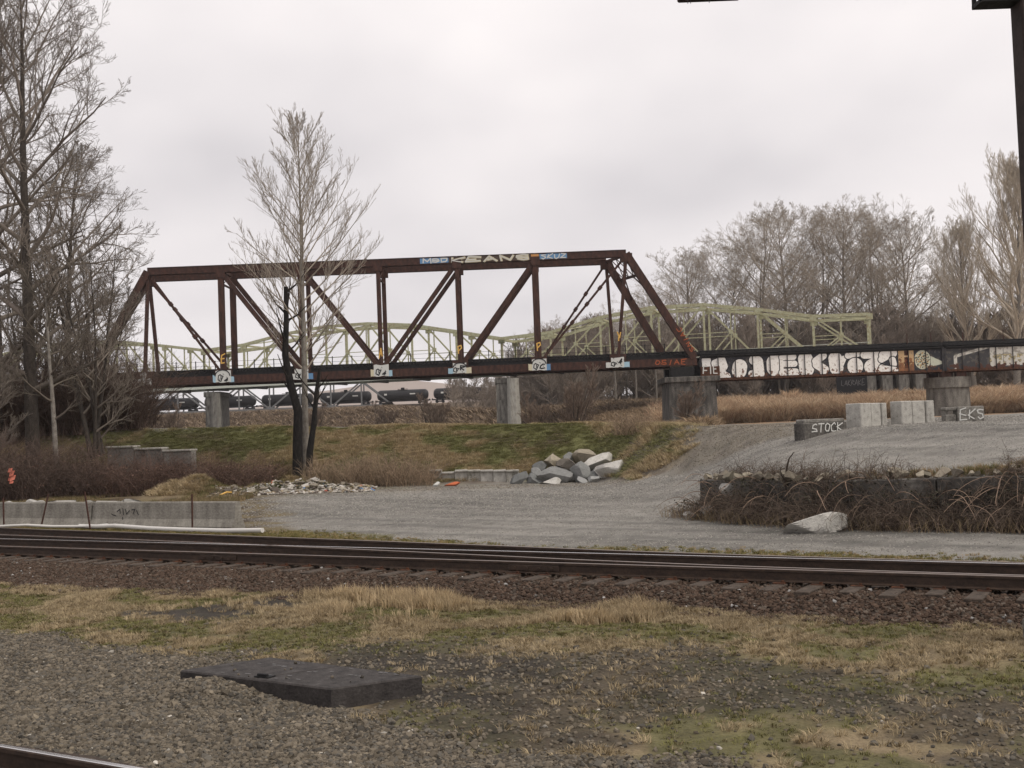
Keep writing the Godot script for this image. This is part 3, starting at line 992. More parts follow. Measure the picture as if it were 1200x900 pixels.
func make_truss_bridge() -> void:
	var t := thing("truss_bridge", "rusty brown railway through truss bridge with graffiti on its top chord", "bridge", Vector3(-13.0, 0, -127.5))
	t.position = Vector3.ZERO
	var xs := [-39.85, -31.27, -22.7, -14.12, -5.54, 3.03, 11.6]
	var r: Material = M.rust
	for side in [0, 1]:
		var z := NZ if side == 0 else FZ
		var lx := -46.3 if side == 0 else -48.6
		var rx := 20.15 if side == 0 else 17.9
		var tl := -39.2 if side == 0 else -40.7
		var trr := 12.95 if side == 0 else 11.2
		var zz := Vector3(0, 0, z)
		var top := func(x: float) -> Vector3: return Vector3(x, TOP, z)
		var low := func(x: float) -> Vector3: return Vector3(x, LOW, z)
		# top chord in lengths between panel points
		var tx := [tl, xs[1], xs[2], xs[3], xs[4], xs[5], trr]
		for i in 6:
			var m := MB.new()
			var p: Vector3 = top.call(tx[i])
			var q: Vector3 = top.call(tx[i + 1])
			m.beam(p, q - Vector3(0.012, 0, 0), 0.62, 0.74, Vector3(0, 0, 1), 0.015)
			m.beam(p + Vector3(0.01, 0.39, 0), q + Vector3(-0.02, 0.39, 0), 0.74, 0.03, Vector3(0, 0, 1))
			for e in [-1.0, 1.0]:
				m.beam(p + Vector3(0.01, -0.38, e * 0.27), q + Vector3(-0.02, -0.38, e * 0.27), 0.14, 0.03, Vector3(0, 0, 1))
			obj("top_chord", m, r, t)
		member(t, "end_post", low.call(lx) + Vector3(0.25, 0.35, 0), top.call(tl), 0.64, 0.82, r)
		member(t, "end_post", low.call(rx) + Vector3(-0.25, 0.35, 0), top.call(trr), 0.64, 0.82, r)
		# bottom chord
		var bx := [lx] + xs + [rx]
		for i in 8:
			var m := MB.new()
			for e in [-1.0, 1.0]:
				m.beam(Vector3(bx[i] + 0.01, LOW, z + e * 0.22), Vector3(bx[i + 1] - 0.01, LOW, z + e * 0.22), 0.09, 0.82, Vector3(0, 0, 1))
				m.beam(Vector3(bx[i] + 0.02, LOW - 0.42, z + e * 0.26), Vector3(bx[i + 1] - 0.02, LOW - 0.42, z + e * 0.26), 0.16, 0.03, Vector3(0, 0, 1))
			obj("bottom_chord", m, r, t)
		# hangers lean a little since the ends are skewed
		member(t, "hanger", low.call(xs[0]) + Vector3(0, 0.3, 0), top.call(tl) + Vector3(0, -0.3, 0), 0.42, 0.34, r)
		member(t, "hanger", low.call(xs[6]) + Vector3(0, 0.3, 0), top.call(trr) + Vector3(0, -0.3, 0), 0.42, 0.34, r)
		for i in range(1, 6):
			var wide := 0.62 if i in [1, 5] else 0.44
			member(t, "post", low.call(xs[i]) + Vector3(0, 0.3, 0), top.call(xs[i]) + Vector3(0, -0.36, 0), 0.5, wide, r, i in [1, 5])
			var inner := MB.new()
			inner.beam(low.call(xs[i]) + Vector3(0, 0.3, 0), top.call(xs[i]) + Vector3(0, -0.36, 0), 0.06, wide * 0.96, Vector3(0, 0, 1))
			obj("post_web", inner, r, t)
		for d in [[1, 2, 0.5], [2, 3, 0.42], [4, 3, 0.46], [5, 4, 0.5]]:
			var p: Vector3 = top.call(xs[d[0]]) + Vector3(0, -0.3, 0)
			var q: Vector3 = low.call(xs[d[1]]) + Vector3(0, 0.35, 0)
			member(t, "diagonal", p, q, 0.42, d[2], r)
		# thin eyebar diagonals of the end panels, each a pair with turnbuckles
		for d in [[tl, xs[1]], [trr, xs[5]]]:
			var p: Vector3 = top.call(d[0]) + Vector3(0, -0.2, 0)
			var q: Vector3 = low.call(d[1]) + Vector3(0, 0.4, 0)
			var e := member(t, "eyebar", p, q, 0.34, 0.24, r)
			for f in [0.3, 0.45, 0.62]:
				var m := MB.new()
				var c := p.lerp(q, f)
				m.obox(c, (q - p).normalized() * 0.22, Vector3(0, 0, 0.22), (q - p).normalized().cross(Vector3(0, 0, 1)) * 0.2, 0.03)
				obj("clamp", m, r, e)
		# gusset plates
		for i in 7:
			var m := MB.new()
			for e in [-0.36, 0.36]:
				m.box(Vector3(xs[i], LOW + 0.35, z + e), Vector3(1.75, 1.5, 0.03))
			var g := obj("gusset_plate", m, r, t)
			if side == 0:
				var o := Vector3(xs[i] - 0.86, LOW - 0.38, z + 0.379)
				var ux := Vector3.RIGHT
				var uy := Vector3.UP
				if i == 0:
					patch(o + Vector3(-0.9, 0, 0.02), ux, uy, 2.6, 0.8, M.paint_white, g, "white_paint")
					patch(o + Vector3(0.5, 0.7, 0.004), ux, uy, 0.7, 0.8, M.paint_white, g, "white_paint")
					continue
				var lot := [0.0, 0.12, -0.06, 0.08, -0.1, 0.03, -0.14]
				var j: float = lot[i]
				patch(o + Vector3(-0.35 + j, 0.02, 0.01), ux, uy, 0.5 - j, 0.74 + j, [M.paint_sky, M.paint_sky, M.paint_white, M.paint_cream, M.paint_sky, M.paint_cream, M.paint_white][i], g, "side_paint")
				patch(o + Vector3(1.45 + j, 0, 0.01), ux, uy, 0.62 - j, 0.78 - absf(j), [M.paint_sky, M.paint_sky, M.paint_blue, M.paint_sky, M.paint_cream, M.paint_blue, M.paint_sky][i], g, "blue_paint")
				patch(o + Vector3(0.08, 0, 0.02), ux, uy, 1.55 + j, 1.30 + j, M.paint_white, g, "white_paint")
				letters("0", o + Vector3(0.22 + j, 0.20, 0.03), ux, uy, Vector2(0.5, 0.58 + j), 0.18, 0.10, M.paint_black, g, "number")
				letters(["4", "4", "C", "4", "R", "C", "4"][i], o + Vector3(0.92 + j * 0.5, 0.24 - j, 0.03), ux, uy, Vector2(0.44, 0.5 - j), 0.18, 0.13, M.paint_black, g, "number")
				var arc := MB.new()
				var pts := []
				for k in 9:
					var a := PI * (1.0 - k / 8.0)
					pts.append(Vector2(0.83 + cos(a) * (0.74 + j * 0.5), 0.75 + sin(a) * (0.52 + j)))
				if i in [1, 4, 5]:
					arc.stroke(o + Vector3(0, 0, 0.04), ux, uy, pts, 0.11)
				for k in 5:
					var q := Vector2(0.3 + fmod(k * 0.37 + i * 0.21, 1.2), 0.15 + fmod(k * 0.53 + i * 0.3, 0.9))
					arc.stroke(o + Vector3(0, 0, 0.05), ux, uy, [q, q + Vector2(0.05 + 0.04 * (k % 3), -0.10)], 0.05)
				obj("dark_outline", arc, M.paint_black, g)
			m = MB.new()
			for e in [-0.34, 0.34]:
				var gx: float = xs[i]
				if i == 0: gx = tl
				if i == 6: gx = trr
				m.box(Vector3(gx, TOP - 0.45, z + e), Vector3(1.3 if i in [0, 6] else 1.0, 0.95, 0.025))
			obj("gusset_plate", m, r, t)
		# yellow letters low on the near posts
		if side == 0:
			for e in [[1, "E"], [3, "A"], [4, "P"], [5, "P"]]:
				letters(e[1], Vector3(xs[e[0]] - 0.17, LOW + 1.75, z + 0.262), Vector3.RIGHT, Vector3.UP, Vector2(0.34, 0.95), 0.0, 0.13, M.paint_yellow, t, "yellow_letter")
			letters("Y", Vector3(xs[6] - 0.02, LOW + 2.5, z + 0.215), Vector3.RIGHT, Vector3.UP, Vector2(0.42, 0.95), 0.0, 0.13, M.paint_yellow, t, "yellow_letter")
	# lettering along the near top chord
	var f := NZ + 0.318
	var uy := Vector3.UP
	patch(Vector3(-9.5, TOP - 0.31, f), Vector3.RIGHT, uy, 3.1, 0.60, M.paint_blue, t, "blue_paint")
	patch(Vector3(-6.35, TOP - 0.33, f), Vector3.RIGHT, uy, 8.9, 0.64, M.paint_mud, t, "dark_paint")
	patch(Vector3(2.6, TOP - 0.31, f), Vector3.RIGHT, uy, 0.85, 0.62, M.paint_orange, t, "orange_paint")
	patch(Vector3(3.5, TOP - 0.30, f), Vector3.RIGHT, uy, 3.0, 0.60, M.paint_blue, t, "blue_paint")
	letters("MSD", Vector3(-9.1, TOP - 0.22, f + 0.01), Vector3.RIGHT, uy, Vector2(0.72, 0.42), 0.22, 0.13, M.paint_white, t)
	letters("KEANS", Vector3(-6.1, TOP - 0.26, f + 0.01), Vector3.RIGHT, uy, Vector2(1.25, 0.48), 0.52, 0.24, M.paint_cream, t)
	letters("KEANS", Vector3(-6.16, TOP - 0.25, f + 0.03), Vector3.RIGHT, uy, Vector2(1.25, 0.48), 0.52, 0.09, M.paint_white, t)
	letters("SKUZ", Vector3(3.7, TOP - 0.24, f + 0.01), Vector3.RIGHT, uy, Vector2(0.5, 0.46), 0.2, 0.11, M.paint_white, t)
	# rust red scrawl at the right hand end post and chord
	var ed := (Vector3(12.95, TOP, NZ) - Vector3(20.0, LOW + 0.35, NZ)).normalized()
	var eu := Vector3(0, 0, 1).cross(ed).normalized()
	letters("SNIAC", Vector3(19.75, LOW + 1.15, NZ + 0.33) + eu * -0.25, ed, eu, Vector2(0.42, 0.46), 0.2, 0.10, M.paint_rust, t)
	letters("OSIAE", Vector3(15.6, LOW - 0.24, NZ + 0.275), Vector3.RIGHT, uy, Vector2(0.5, 0.5), 0.2, 0.11, M.paint_rust, t)
	# struts and bracing between the two trusses
	var ntx := [-39.2, -31.27, -22.7, -14.12, -5.54, 3.03, 12.95]
	var ftx := [-40.7, -31.27, -22.7, -14.12, -5.54, 3.03, 11.2]
	for i in 7:
		var p := Vector3(ntx[i], TOP - 0.1, NZ - 0.3)
		var q := Vector3(ftx[i], TOP - 0.1, FZ + 0.3)
		member(t, "cross_strut", p, q, 0.25, 0.3, r)
		if i in [0, 6]:
			# portal: a lattice between the end posts
			var s := 1.0 if i == 6 else -1.0
			var down := Vector3(s * 1.35, -2.2, 0)
			member(t, "portal_strut", p + down, q + down, 0.22, 0.28, r)
			for k in 4:
				var u0 := k / 4.0
				var u1 := (k + 1) / 4.0
				member(t, "portal_lattice", p.lerp(q, u0), (p + down).lerp(q + down, u1), 0.08, 0.1, r)
				member(t, "portal_lattice", (p + down).lerp(q + down, u0), p.lerp(q, u1), 0.08, 0.1, r)
			member(t, "knee_brace", p + down * 2.0, (p + down).lerp(q + down, 0.3), 0.12, 0.14, r)
			member(t, "knee_brace", q + down * 2.0, (p + down).lerp(q + down, 0.7), 0.12, 0.14, r)
		else:
			var dn := Vector3(0, -1.5, 0)
			member(t, "sway_strut", p + dn, q + dn, 0.18, 0.2, r)
			member(t, "sway_brace", p, q + dn, 0.08, 0.09, r)
			member(t, "sway_brace", q + Vector3(0.1, 0, 0), p + dn + Vector3(0.1, 0, 0), 0.08, 0.09, r)
		if i < 6:
			member(t, "lateral_brace", p + Vector3(0, 0.22, 0), Vector3(ftx[i + 1], TOP + 0.12, FZ + 0.3), 0.1, 0.1, r)
			member(t, "lateral_brace", q + Vector3(0, 0.34, 0), Vector3(ntx[i + 1], TOP + 0.24, NZ - 0.3), 0.1, 0.1, r)
	# floor: beams, stringers, ties and guard timbers
	for x in [-46.8] + xs + [19.2]:
		member(t, "floor_beam", Vector3(x, LOW + 0.15, NZ - 0.4), Vector3(x, LOW + 0.15, FZ + 0.4), 0.3, 1.0, M.black_steel)
	for z in [NZ - 0.75, NZ - 1.75, NZ - 3.45, NZ - 4.45]:
		member(t, "stringer", Vector3(-47.5, LOW + 0.62, z), Vector3(19.8, LOW + 0.62, z), 0.28, 0.6, M.black_steel)
	deck(t, -48.0, 20.3)
	# walkway posts and cables on the far side
	for i in 30:
		var m := MB.new()
		m.box(Vector3(-46.5 + i * 2.2, LOW + 1.75, FZ + 0.75), Vector3(0.09, 1.25, 0.09))
		obj("railing_post", m, M.black_steel, t)
	for h in [1.75, 2.25]:
		member(t, "railing_cable", Vector3(-46.5, LOW + h, FZ + 0.80), Vector3(17.3, LOW + h, FZ + 0.80), 0.03, 0.03, M.black_steel)


func deck(t: Node, x0: float, x1: float) -> void:
	var m := MB.new()
	var rr := RandomNumberGenerator.new()
	rr.seed = int(x0 * 10) + 900
	var x := x0
	while x < x1:
		m.box(Vector3(x, 10.27, -127.6 + rr.randf_range(-0.06, 0.06)), Vector3(0.24, 0.24, 4.1))
		x += 0.40
	var ties := obj("deck_tie", m, M.black_steel, t)
	ties.set_meta("kind", "stuff")
	for z in [-125.75, -129.45]:
		member(t, "guard_timber", Vector3(x0, 10.475, z), Vector3(x1, 10.475, z), 0.2, 0.15, M.black_steel)
	for z in [-126.88, -128.32]:
		member(t, "rail", Vector3(x0, 10.49, z), Vector3(x1, 10.49, z), 0.08, 0.18, M.rail_steel)


# ---------------------------------------------------------------- plate girder spans
func blob(im: Image, a: Vector2, b: Vector2, r: float, ink: Color) -> void:
	var x0 := maxi(int(minf(a.x, b.x) - r), 0)
	var x1 := mini(int(maxf(a.x, b.x) + r) + 1, im.get_width() - 1)
	var y0 := maxi(int(minf(a.y, b.y) - r), 0)
	var y1 := mini(int(maxf(a.y, b.y) + r) + 1, im.get_height() - 1)
	var d := b - a
	var l := maxf(d.length_squared(), 0.0001)
	for y in range(y0, y1 + 1):
		for x in range(x0, x1 + 1):
			var p := Vector2(x, y)
			var e := (p - a - d * clampf((p - a).dot(d) / l, 0, 1)).length()
			if e < r:
				im.set_pixel(x, y, ink)


func girder_paint() -> ImageTexture:
	# the letters as fat white strokes on the dark web; units: 4 pixels each, 286 by 27
	var im := Image.create(1144, 108, false, Image.FORMAT_RGB8)
	var no := FastNoiseLite.new()
	no.seed = 4; no.frequency = 0.02; no.fractal_octaves = 4
	for y in 108:
		for x in 1144:
			var t := no.get_noise_2d(x, y * 0.6)
			im.set_pixel(x, y, lin(0.032, 0.034, 0.042).lerp(lin(0.10, 0.085, 0.075), smoothstep(0.1, 0.5, t)))
	var shapes := [
		[[9, 4, 10, 24, 5.0]],
		[[18, 25, 19, 10, 3.5], [19, 8, 27, 5, 4.0], [27, 5, 29, 12, 4.5], [29, 12, 25, 20, 4.0], [25, 20, 32, 24, 4.5]],
		[[48, 13, 47, 18, 8.0]],
		[[65, 6, 69, 8, 5.5], [69, 8, 70, 20, 6.0], [62, 22, 72, 22, 4.2]],
		[[89, 10, 89, 16, 9.0]],
		[[98, 4, 111, 4, 3.4], [99, 12, 112, 12, 3.4], [98, 22, 113, 22, 4.2], [97, 5, 97, 22, 2.0]],
		[[125, 7, 126, 19, 8.0]],
		[[137, 10, 146, 4, 4.0], [138, 14, 147, 20, 4.6], [147, 20, 145, 22, 4.0]],
		[[160, 8, 161, 19, 7.5], [166, 16, 170, 8, 3.0]],
		[[175, 5, 187, 3, 3.4]],
		[[183, 17, 183, 18, 8.6]],
		[[194, 5, 212, 5, 4.0], [209, 6, 203, 16, 4.0], [202, 19, 204, 18, 8.0]],
		[[216, 6, 228, 4, 4.4], [214, 11, 222, 7, 3.5]],
		[[227, 12, 228, 17, 3.6]],
		[[216, 22, 229, 24, 3.8], [212, 24, 214, 20, 3.0]]]
	for s in shapes:
		# each shape lies over the last: dark rim first, then its fill
		for g in s:
			blob(im, Vector2(g[0], g[1]) * 4, Vector2(g[2], g[3]) * 4, g[4] * 4.3 + 4, lin(0.012, 0.012, 0.016))
		for g in s:
			blob(im, Vector2(g[0], g[1]) * 4, Vector2(g[2], g[3]) * 4, g[4] * 4.3, lin(0.86, 0.84, 0.80))
	# the rust and cream block, the pale creature and its wedge
	im.fill_rect(Rect2i(234 * 4, 0, 18 * 4, 108), lin(0.52, 0.36, 0.20))
	im.fill_rect(Rect2i(241 * 4, 4, 5 * 4, 84), lin(0.05, 0.02, 0.015))
	im.fill_rect(Rect2i(241 * 4, 30, 5 * 4, 8), lin(0.55, 0.4, 0.25))
	blob(im, Vector2(262, 11) * 4, Vector2(262, 15) * 4, 36, lin(0.56, 0.56, 0.44))
	for k in 60:
		var q := Vector2(262, 13) + Vector2(cos(k * 2.4), sin(k * 2.4)) * sqrt(k / 60.0) * 8.5
		blob(im, q * 4, q * 4 + Vector2(cos(k * 1.7), sin(k * 1.7)) * 7, 1.6, lin(0.03, 0.035, 0.03) if k % 3 else lin(0.50, 0.28, 0.10))
	for k in 12:
		blob(im, Vector2(272 + k * 1.1, 10 + k * 0.55) * 4, Vector2(272 + k * 1.1, 21 - k * 0.25) * 4, 3, lin(0.52, 0.54, 0.44))
	# worn paint: grey bloom, bare rust spreading from the bottom flange
	var fine := FastNoiseLite.new()
	fine.seed = 8; fine.frequency = 0.06; fine.fractal_octaves = 4
	for y in 108:
		for x in 1144:
			var c := im.get_pixel(x, y)
			var t := fine.get_noise_2d(x, y)
			var u := no.get_noise_2d(x * 1.6 + 400, y * 1.6)
			if t > 0.25:
				c = c.lerp(lin(0.36, 0.31, 0.26), minf((t - 0.25) * 2.0, 0.4))
			var edge := y + t * 50.0 + u * 60.0
			if edge > 108.0 or (x > 234 * 4 and x < 252 * 4 and y + t * 60.0 > 55.0):
				c = c.lerp(lin(0.26, 0.09, 0.035).lerp(lin(0.09, 0.035, 0.02), clampf(u + 0.5, 0, 1)), 0.75)
			im.set_pixel(x, y, c)
	return ImageTexture.create_from_image(im)


func girder_paint_right() -> ImageTexture:
	var im := Image.create(640, 108, false, Image.FORMAT_RGB8)
	im.fill(lin(0.055, 0.055, 0.058))
	var w := lin(0.58, 0.57, 0.52)
	blob(im, Vector2(46, 96), Vector2(46, 46), 8, w)
	blob(im, Vector2(46, 42), Vector2(196, 4), 7, w)
	im.fill_rect(Rect2i(204, 4, 60, 92), w)
	im.fill_rect(Rect2i(266, 2, 100, 92), w)
	im.fill_rect(Rect2i(370, 2, 200, 92), w)
	var no := FastNoiseLite.new()
	no.seed = 14; no.frequency = 0.035; no.fractal_octaves = 4
	for y in 108:
		for x in 640:
			var c := im.get_pixel(x, y)
			var t := no.get_noise_2d(x, y)
			if x > 200 and y > 40 and t > 0.02 and y < 84:
				c = c.lerp(lin(0.45, 0.32, 0.10).lerp(lin(0.07, 0.07, 0.05), clampf(no.get_noise_2d(x * 3.0, y * 3.0) * 2.0 + 0.5, 0, 1)), 0.6)
			elif t > 0.12:
				c = c.lerp(lin(0.16, 0.14, 0.12), 0.5)
			if y + t * 40.0 > 92.0:
				c = lin(0.09, 0.04, 0.03)
			im.set_pixel(x, y, c)
	return ImageTexture.create_from_image(im)


func girder_span(called: String, label: String, x0: float, x1: float, panels: int, paint: ImageTexture, p0: float, p1: float, posts: Array) -> void:
	var t := thing(called, label, "bridge")
	var pm := StandardMaterial3D.new()
	pm.albedo_texture = paint
	pm.roughness = 0.75
	pm.metallic_specular = 0.35
	var yb := 7.32
	var yt := 9.85
	for side in [0, 1]:
		var z := -125.35 if side == 0 else -129.8
		for i in panels:
			var a := lerpf(x0, x1, float(i) / panels)
			var b := lerpf(x0, x1, float(i + 1) / panels)
			var m := MB.new()
			var ua := (a - p0) / (p1 - p0)
			var ub := (b - p0) / (p1 - p0)
			var zf := z + 0.01
			m.quad(Vector3(a, yb, zf), Vector3(b, yb, zf), Vector3(b, yt, zf), Vector3(a, yt, zf), Vector3(0, 0, 1), [Vector2(ua, 1), Vector2(ub, 1), Vector2(ub, 0), Vector2(ua, 0)])
			m.quad(Vector3(a, yb, z - 0.01), Vector3(b, yb, z - 0.01), Vector3(b, yt, z - 0.01), Vector3(a, yt, z - 0.01), Vector3(0, 0, -1))
			obj("web_panel", m, pm if side == 0 else M.girder_dark, t)
		for i in panels + 1:
			var a := lerpf(x0, x1, float(i) / panels)
			var m := MB.new()
			m.box(Vector3(a, (yb + yt) / 2, z + 0.075), Vector3(0.02 if i % panels else 0.22, yt - yb, 0.13))
			m.box(Vector3(a + 0.05, (yb + yt) / 2, z + 0.017), Vector3(0.08, yt - yb, 0.012))
			obj("stiffener", m, M.girder_dark, t)
		var m := MB.new()
		m.box(Vector3((x0 + x1) / 2, yb - 0.05, z + 0.02), Vector3(x1 - x0, 0.10, 0.46))
		m.box(Vector3((x0 + x1) / 2, yb + 0.08, z + 0.03), Vector3(x1 - x0, 0.15, 0.03))
		obj("bottom_flange", m, M.rust_flange, t)
		m = MB.new()
		m.box(Vector3((x0 + x1) / 2, yt + 0.06, z), Vector3(x1 - x0, 0.12, 0.5))
		m.box(Vector3((x0 + x1) / 2, yt - 0.09, z + 0.045), Vector3(x1 - x0, 0.17, 0.05))
		obj("top_flange", m, M.black_steel, t)
	for i in int((x1 - x0) / 3.6) + 1:
		var a := minf(x0 + 0.4 + i * 3.6, x1 - 0.4)
		var m := MB.new()
		m.beam(Vector3(a, yb + 0.2, -125.5), Vector3(a, yt - 0.2, -129.6), 0.1, 0.1)
		m.beam(Vector3(a + 0.13, yt - 0.2, -125.5), Vector3(a + 0.13, yb + 0.2, -129.6), 0.1, 0.1)
		obj("cross_frame", m, M.girder_dark, t)
	deck(t, x0, x1)
	for z in [-125.42]:
		member(t, "fascia_board", Vector3(x0, 10.2, z), Vector3(x1, 10.2, z), 0.05, 0.30, M.black_steel)
	for x in posts:
		var m := MB.new()
		m.box(Vector3(x, 10.9, -125.6), Vector3(0.07, 1.3, 0.07))
		obj("railing_post", m, M.rust, t)
	return


func make_girders() -> void:
	girder_span("girder_span", "plate girder span covered in white bubble letter graffiti", 20.6, 47.0, 14, girder_paint(), 20.4, 47.0, [43.3, 45.9])
	girder_span("girder_span", "plate girder span at the right edge with pale painted panels", 47.25, 73.0, 14, girder_paint_right(), 47.25, 62.6, [49.4, 53.8, 58.0])
	letters_on_abutment()


func letters_on_abutment() -> void:
	pass


func pier(called: String, label: String, at: Vector3, size: Vector3, top: float, cap: Vector3, mat: Material, batter: float, round_ := false) -> Node3D:
	var base := minf(land(at.x, at.z), at.y)
	var t := thing(called, label, "bridge pier", Vector3(at.x, base - 0.6, at.z), "concrete bridge piers")
	var h := top - cap.y - base + 0.6
	var b := MB.new()
	if round_:
		b.lathe(Vector3.ZERO, Vector3.UP, [[0.0, 0.0], [0.0, size.x / 2 + batter], [h, size.x / 2], [h, 0.0]], 28)
	else:
		var w := size.x / 2
		var d := size.z / 2
		var lo := [Vector3(-w - batter, 0, d + batter), Vector3(w + batter, 0, d + batter), Vector3(w + batter, 0, -d - batter), Vector3(-w - batter, 0, -d - batter)]
		var hi := [Vector3(-w, h, d), Vector3(w, h, d), Vector3(w, h, -d), Vector3(-w, h, -d)]
		for i in 4:
			var j := (i + 1) % 4
			var nn: Vector3 = (lo[j] - lo[i]).cross(hi[i] - lo[i]).normalized()
			b.quad(lo[i], lo[j], hi[j], hi[i], nn)
		b.quad(hi[0], hi[1], hi[2], hi[3], Vector3.UP)
	obj("shaft", b, mat, t)
	b = MB.new()
	if round_:
		b.lathe(Vector3(0, h, 0), Vector3.UP, [[0.0, 0.0], [0.0, cap.x / 2], [cap.y, cap.x / 2], [cap.y, 0.0]], 28)
	else:
		b.box(Vector3(0, h + cap.y / 2, 0), cap, 0.06)
	obj("cap", b, mat, t)
	return t


func make_piers() -> void:
	var p := pier("bridge_pier", "wide dark stained concrete pier where truss and girder meet", Vector3(19.5, 3.0, -127.6), Vector3(5.0, 0, 6.2), 7.72, Vector3(6.0, 0.6, 6.8), M.dark_concrete, 0.15)
	var b := MB.new()
	b.box(Vector3(-1.0, 8.25 - p.position.y, 2.3), Vector3(2.6, 1.1, 1.2), 0.03)
	b.box(Vector3(-1.0, 8.25 - p.position.y, -2.2), Vector3(2.6, 1.1, 1.2), 0.03)
	obj("bearing_block", b, M.black_steel, p)
	letters("FIE", Vector3(1.2, 7.95 - p.position.y, 3.25), Vector3.RIGHT, Vector3.UP, Vector2(0.4, 0.85), 0.15, 0.12, M.paint_white, p, "white_tag")
	b = MB.new()
	b.box(Vector3(2.0, 8.22 - p.position.y, 2.75), Vector3(2.0, 1.0, 0.9), 0.02)
	obj("end_block", b, M.rust_flange, p)
	p = pier("bridge_pier", "rounded grey concrete pier with dark cap under the two girder spans", Vector3(48.2, 3.0, -127.6), Vector3(4.5, 0, 4.5), 6.65, Vector3(4.95, 1.15, 4.95), M.old_concrete, 0.1, true)
	b = MB.new()
	for z in [-2.0, 1.9]:
		b.box(Vector3(-0.9, 6.93 - p.position.y, z), Vector3(1.1, 0.56, 0.7), 0.03)
		b.box(Vector3(0.75, 6.93 - p.position.y, z), Vector3(1.1, 0.56, 0.7), 0.03)
	obj("bearing_block", b, M.rust, p)
	p = pier("bridge_pier", "concrete pier behind the thicket at the left end of the rusty truss", Vector3(-47.5, 0.0, -127.6), Vector3(5.0, 0, 6.2), 8.75, Vector3(5.8, 0.6, 6.8), M.sooty, 0.15)
	# piers of the green bridge behind
	p = pier("bridge_pier", "pale two column concrete pier seen under the middle of the rusty truss", green_at(-0.6, 0.0, 4.0), Vector3(3.4, 0, 7.0), 11.2, Vector3(3.7, 0.9, 7.4), M.old_concrete, 0.1)
	b = MB.new()
	b.lathe(Vector3(1.1, 0, 4.3), Vector3.UP, [[0.0, 1.25], [11.0 - p.position.y, 1.0], [11.0 - p.position.y, 0.0]], 8)
	obj("column", b, M.concrete, p)
	p = pier("bridge_pier", "narrow pale concrete pier with stained front left of the bare tree", green_at(-54.2, 0.0, 4.0), Vector3(2.4, 0, 7.0), 11.3, Vector3(2.9, 0.9, 7.4), M.old_concrete, 0.1)
	b = MB.new()
	b.lathe(Vector3(0.9, 0, 4.3), Vector3.UP, [[0.0, 1.1], [11.0 - p.position.y, 0.85], [11.0 - p.position.y, 0.0]], 8)
	obj("column", b, M.old_concrete, p)


# ---------------------------------------------------------------- the green road bridge
const GD := Vector3(0.9643, 0, 0.2648)
const GN := Vector3(0.2648, 0, -0.9643)
const GB := 12.0


func green_at(s: float, y: float, across := 0.0) -> Vector3:
	return Vector3(-1.4, y, -187.06) + GD * s + GN * across


func gmember(t: Node, called: String, a: Vector3, b: Vector3, w: float, h: float, mat: Material = null) -> void:
	var m := MB.new()
	var d := (b - a).normalized()
	m.beam(a, b, w, h, GN if absf(d.dot(GN)) < 0.9 else GD)
	obj(called, m, mat if mat else M.green_paint, t)


func green_span(label: String, s: Array, h: Array, mirror: int) -> void:
	var t := thing("arched_truss_bridge", label, "bridge", Vector3.ZERO, "spans of the pale green road bridge")
	var n := s.size()
	for side in [0, 1]:
		var ac := 0.0 if side == 0 else 8.4
		for i in n:
			var b := green_at(s[i], GB, ac)
			var p := green_at(s[i], h[i], ac)
			gmember(t, "post", b, p, 0.28, 0.30)
			if i == n - 1:
				continue
			var b2 := green_at(s[i + 1], GB, ac)
			var p2 := green_at(s[i + 1], h[i + 1], ac)
			gmember(t, "top_chord", p, p2, 0.45, 0.48)
			gmember(t, "bottom_chord", b, b2, 0.5, 0.42, M.pale_chord)
			# a full diagonal, a sub post through its middle, and a short diagonal back to the chord
			var left := i < n / 2
			if mirror: left = i >= n / 2
			var d0 := p2 if left else p
			var d1 := b if left else b2
			var mid := (d0 + d1) / 2
			gmember(t, "diagonal", d0, d1, 0.22, 0.25)
			gmember(t, "sub_diagonal", mid, b2 if left else b, 0.17, 0.19)
			gmember(t, "sub_post", (b + b2) / 2, (p + p2) / 2, 0.15, 0.17)
			gmember(t, "mid_strut", mid, Vector3(p2.x, mid.y, p2.z) if left else Vector3(p.x, mid.y, p.z), 0.10, 0.12)
			var g := MB.new()
			g.obox(mid, GD * 0.32, Vector3.UP * 0.3, GN * 0.14)
			obj("gusset_plate", g, M.green_paint, t)
		for i in range(0, n):
			var g := MB.new()
			g.obox(green_at(s[i], h[i] - 0.35, ac), GD * 0.5, Vector3.UP * 0.45, GN * 0.21)
			obj("gusset_plate", g, M.green_paint, t)
	for i in n:
		gmember(t, "cross_strut", green_at(s[i], h[i] - 0.1, 0.2), green_at(s[i], h[i] - 0.1, 8.2), 0.25, 0.3)
		if i < n - 1:
			gmember(t, "lateral_brace", green_at(s[i], h[i], 0.2), green_at(s[i + 1], h[i + 1], 8.2), 0.16, 0.16)
			gmember(t, "lateral_brace", green_at(s[i], h[i] - 0.18, 8.2), green_at(s[i + 1], h[i + 1] - 0.18, 0.2), 0.16, 0.16)
	var m := MB.new()
	m.obox((green_at(s[0], 12.55, 4.2) + green_at(s[n - 1], 12.55, 4.2)) / 2, GD * (s[n - 1] - s[0]) / 2, Vector3.UP * 0.2, GN * 3.9)
	obj("deck", m, M.concrete, t)
	for i in n:
		gmember(t, "floor_beam", green_at(s[i], 11.95, 0.3), green_at(s[i], 11.95, 8.1), 0.35, 0.7, M.grey_steel)
	for ac in [0.42, 7.98]:
		gmember(t, "railing", green_at(s[0], 13.75, ac), green_at(s[n - 1], 13.75, ac), 0.08, 0.1, M.pale_chord)
		gmember(t, "railing", green_at(s[0], 13.3, ac), green_at(s[n - 1], 13.3, ac), 0.08, 0.1, M.pale_chord)


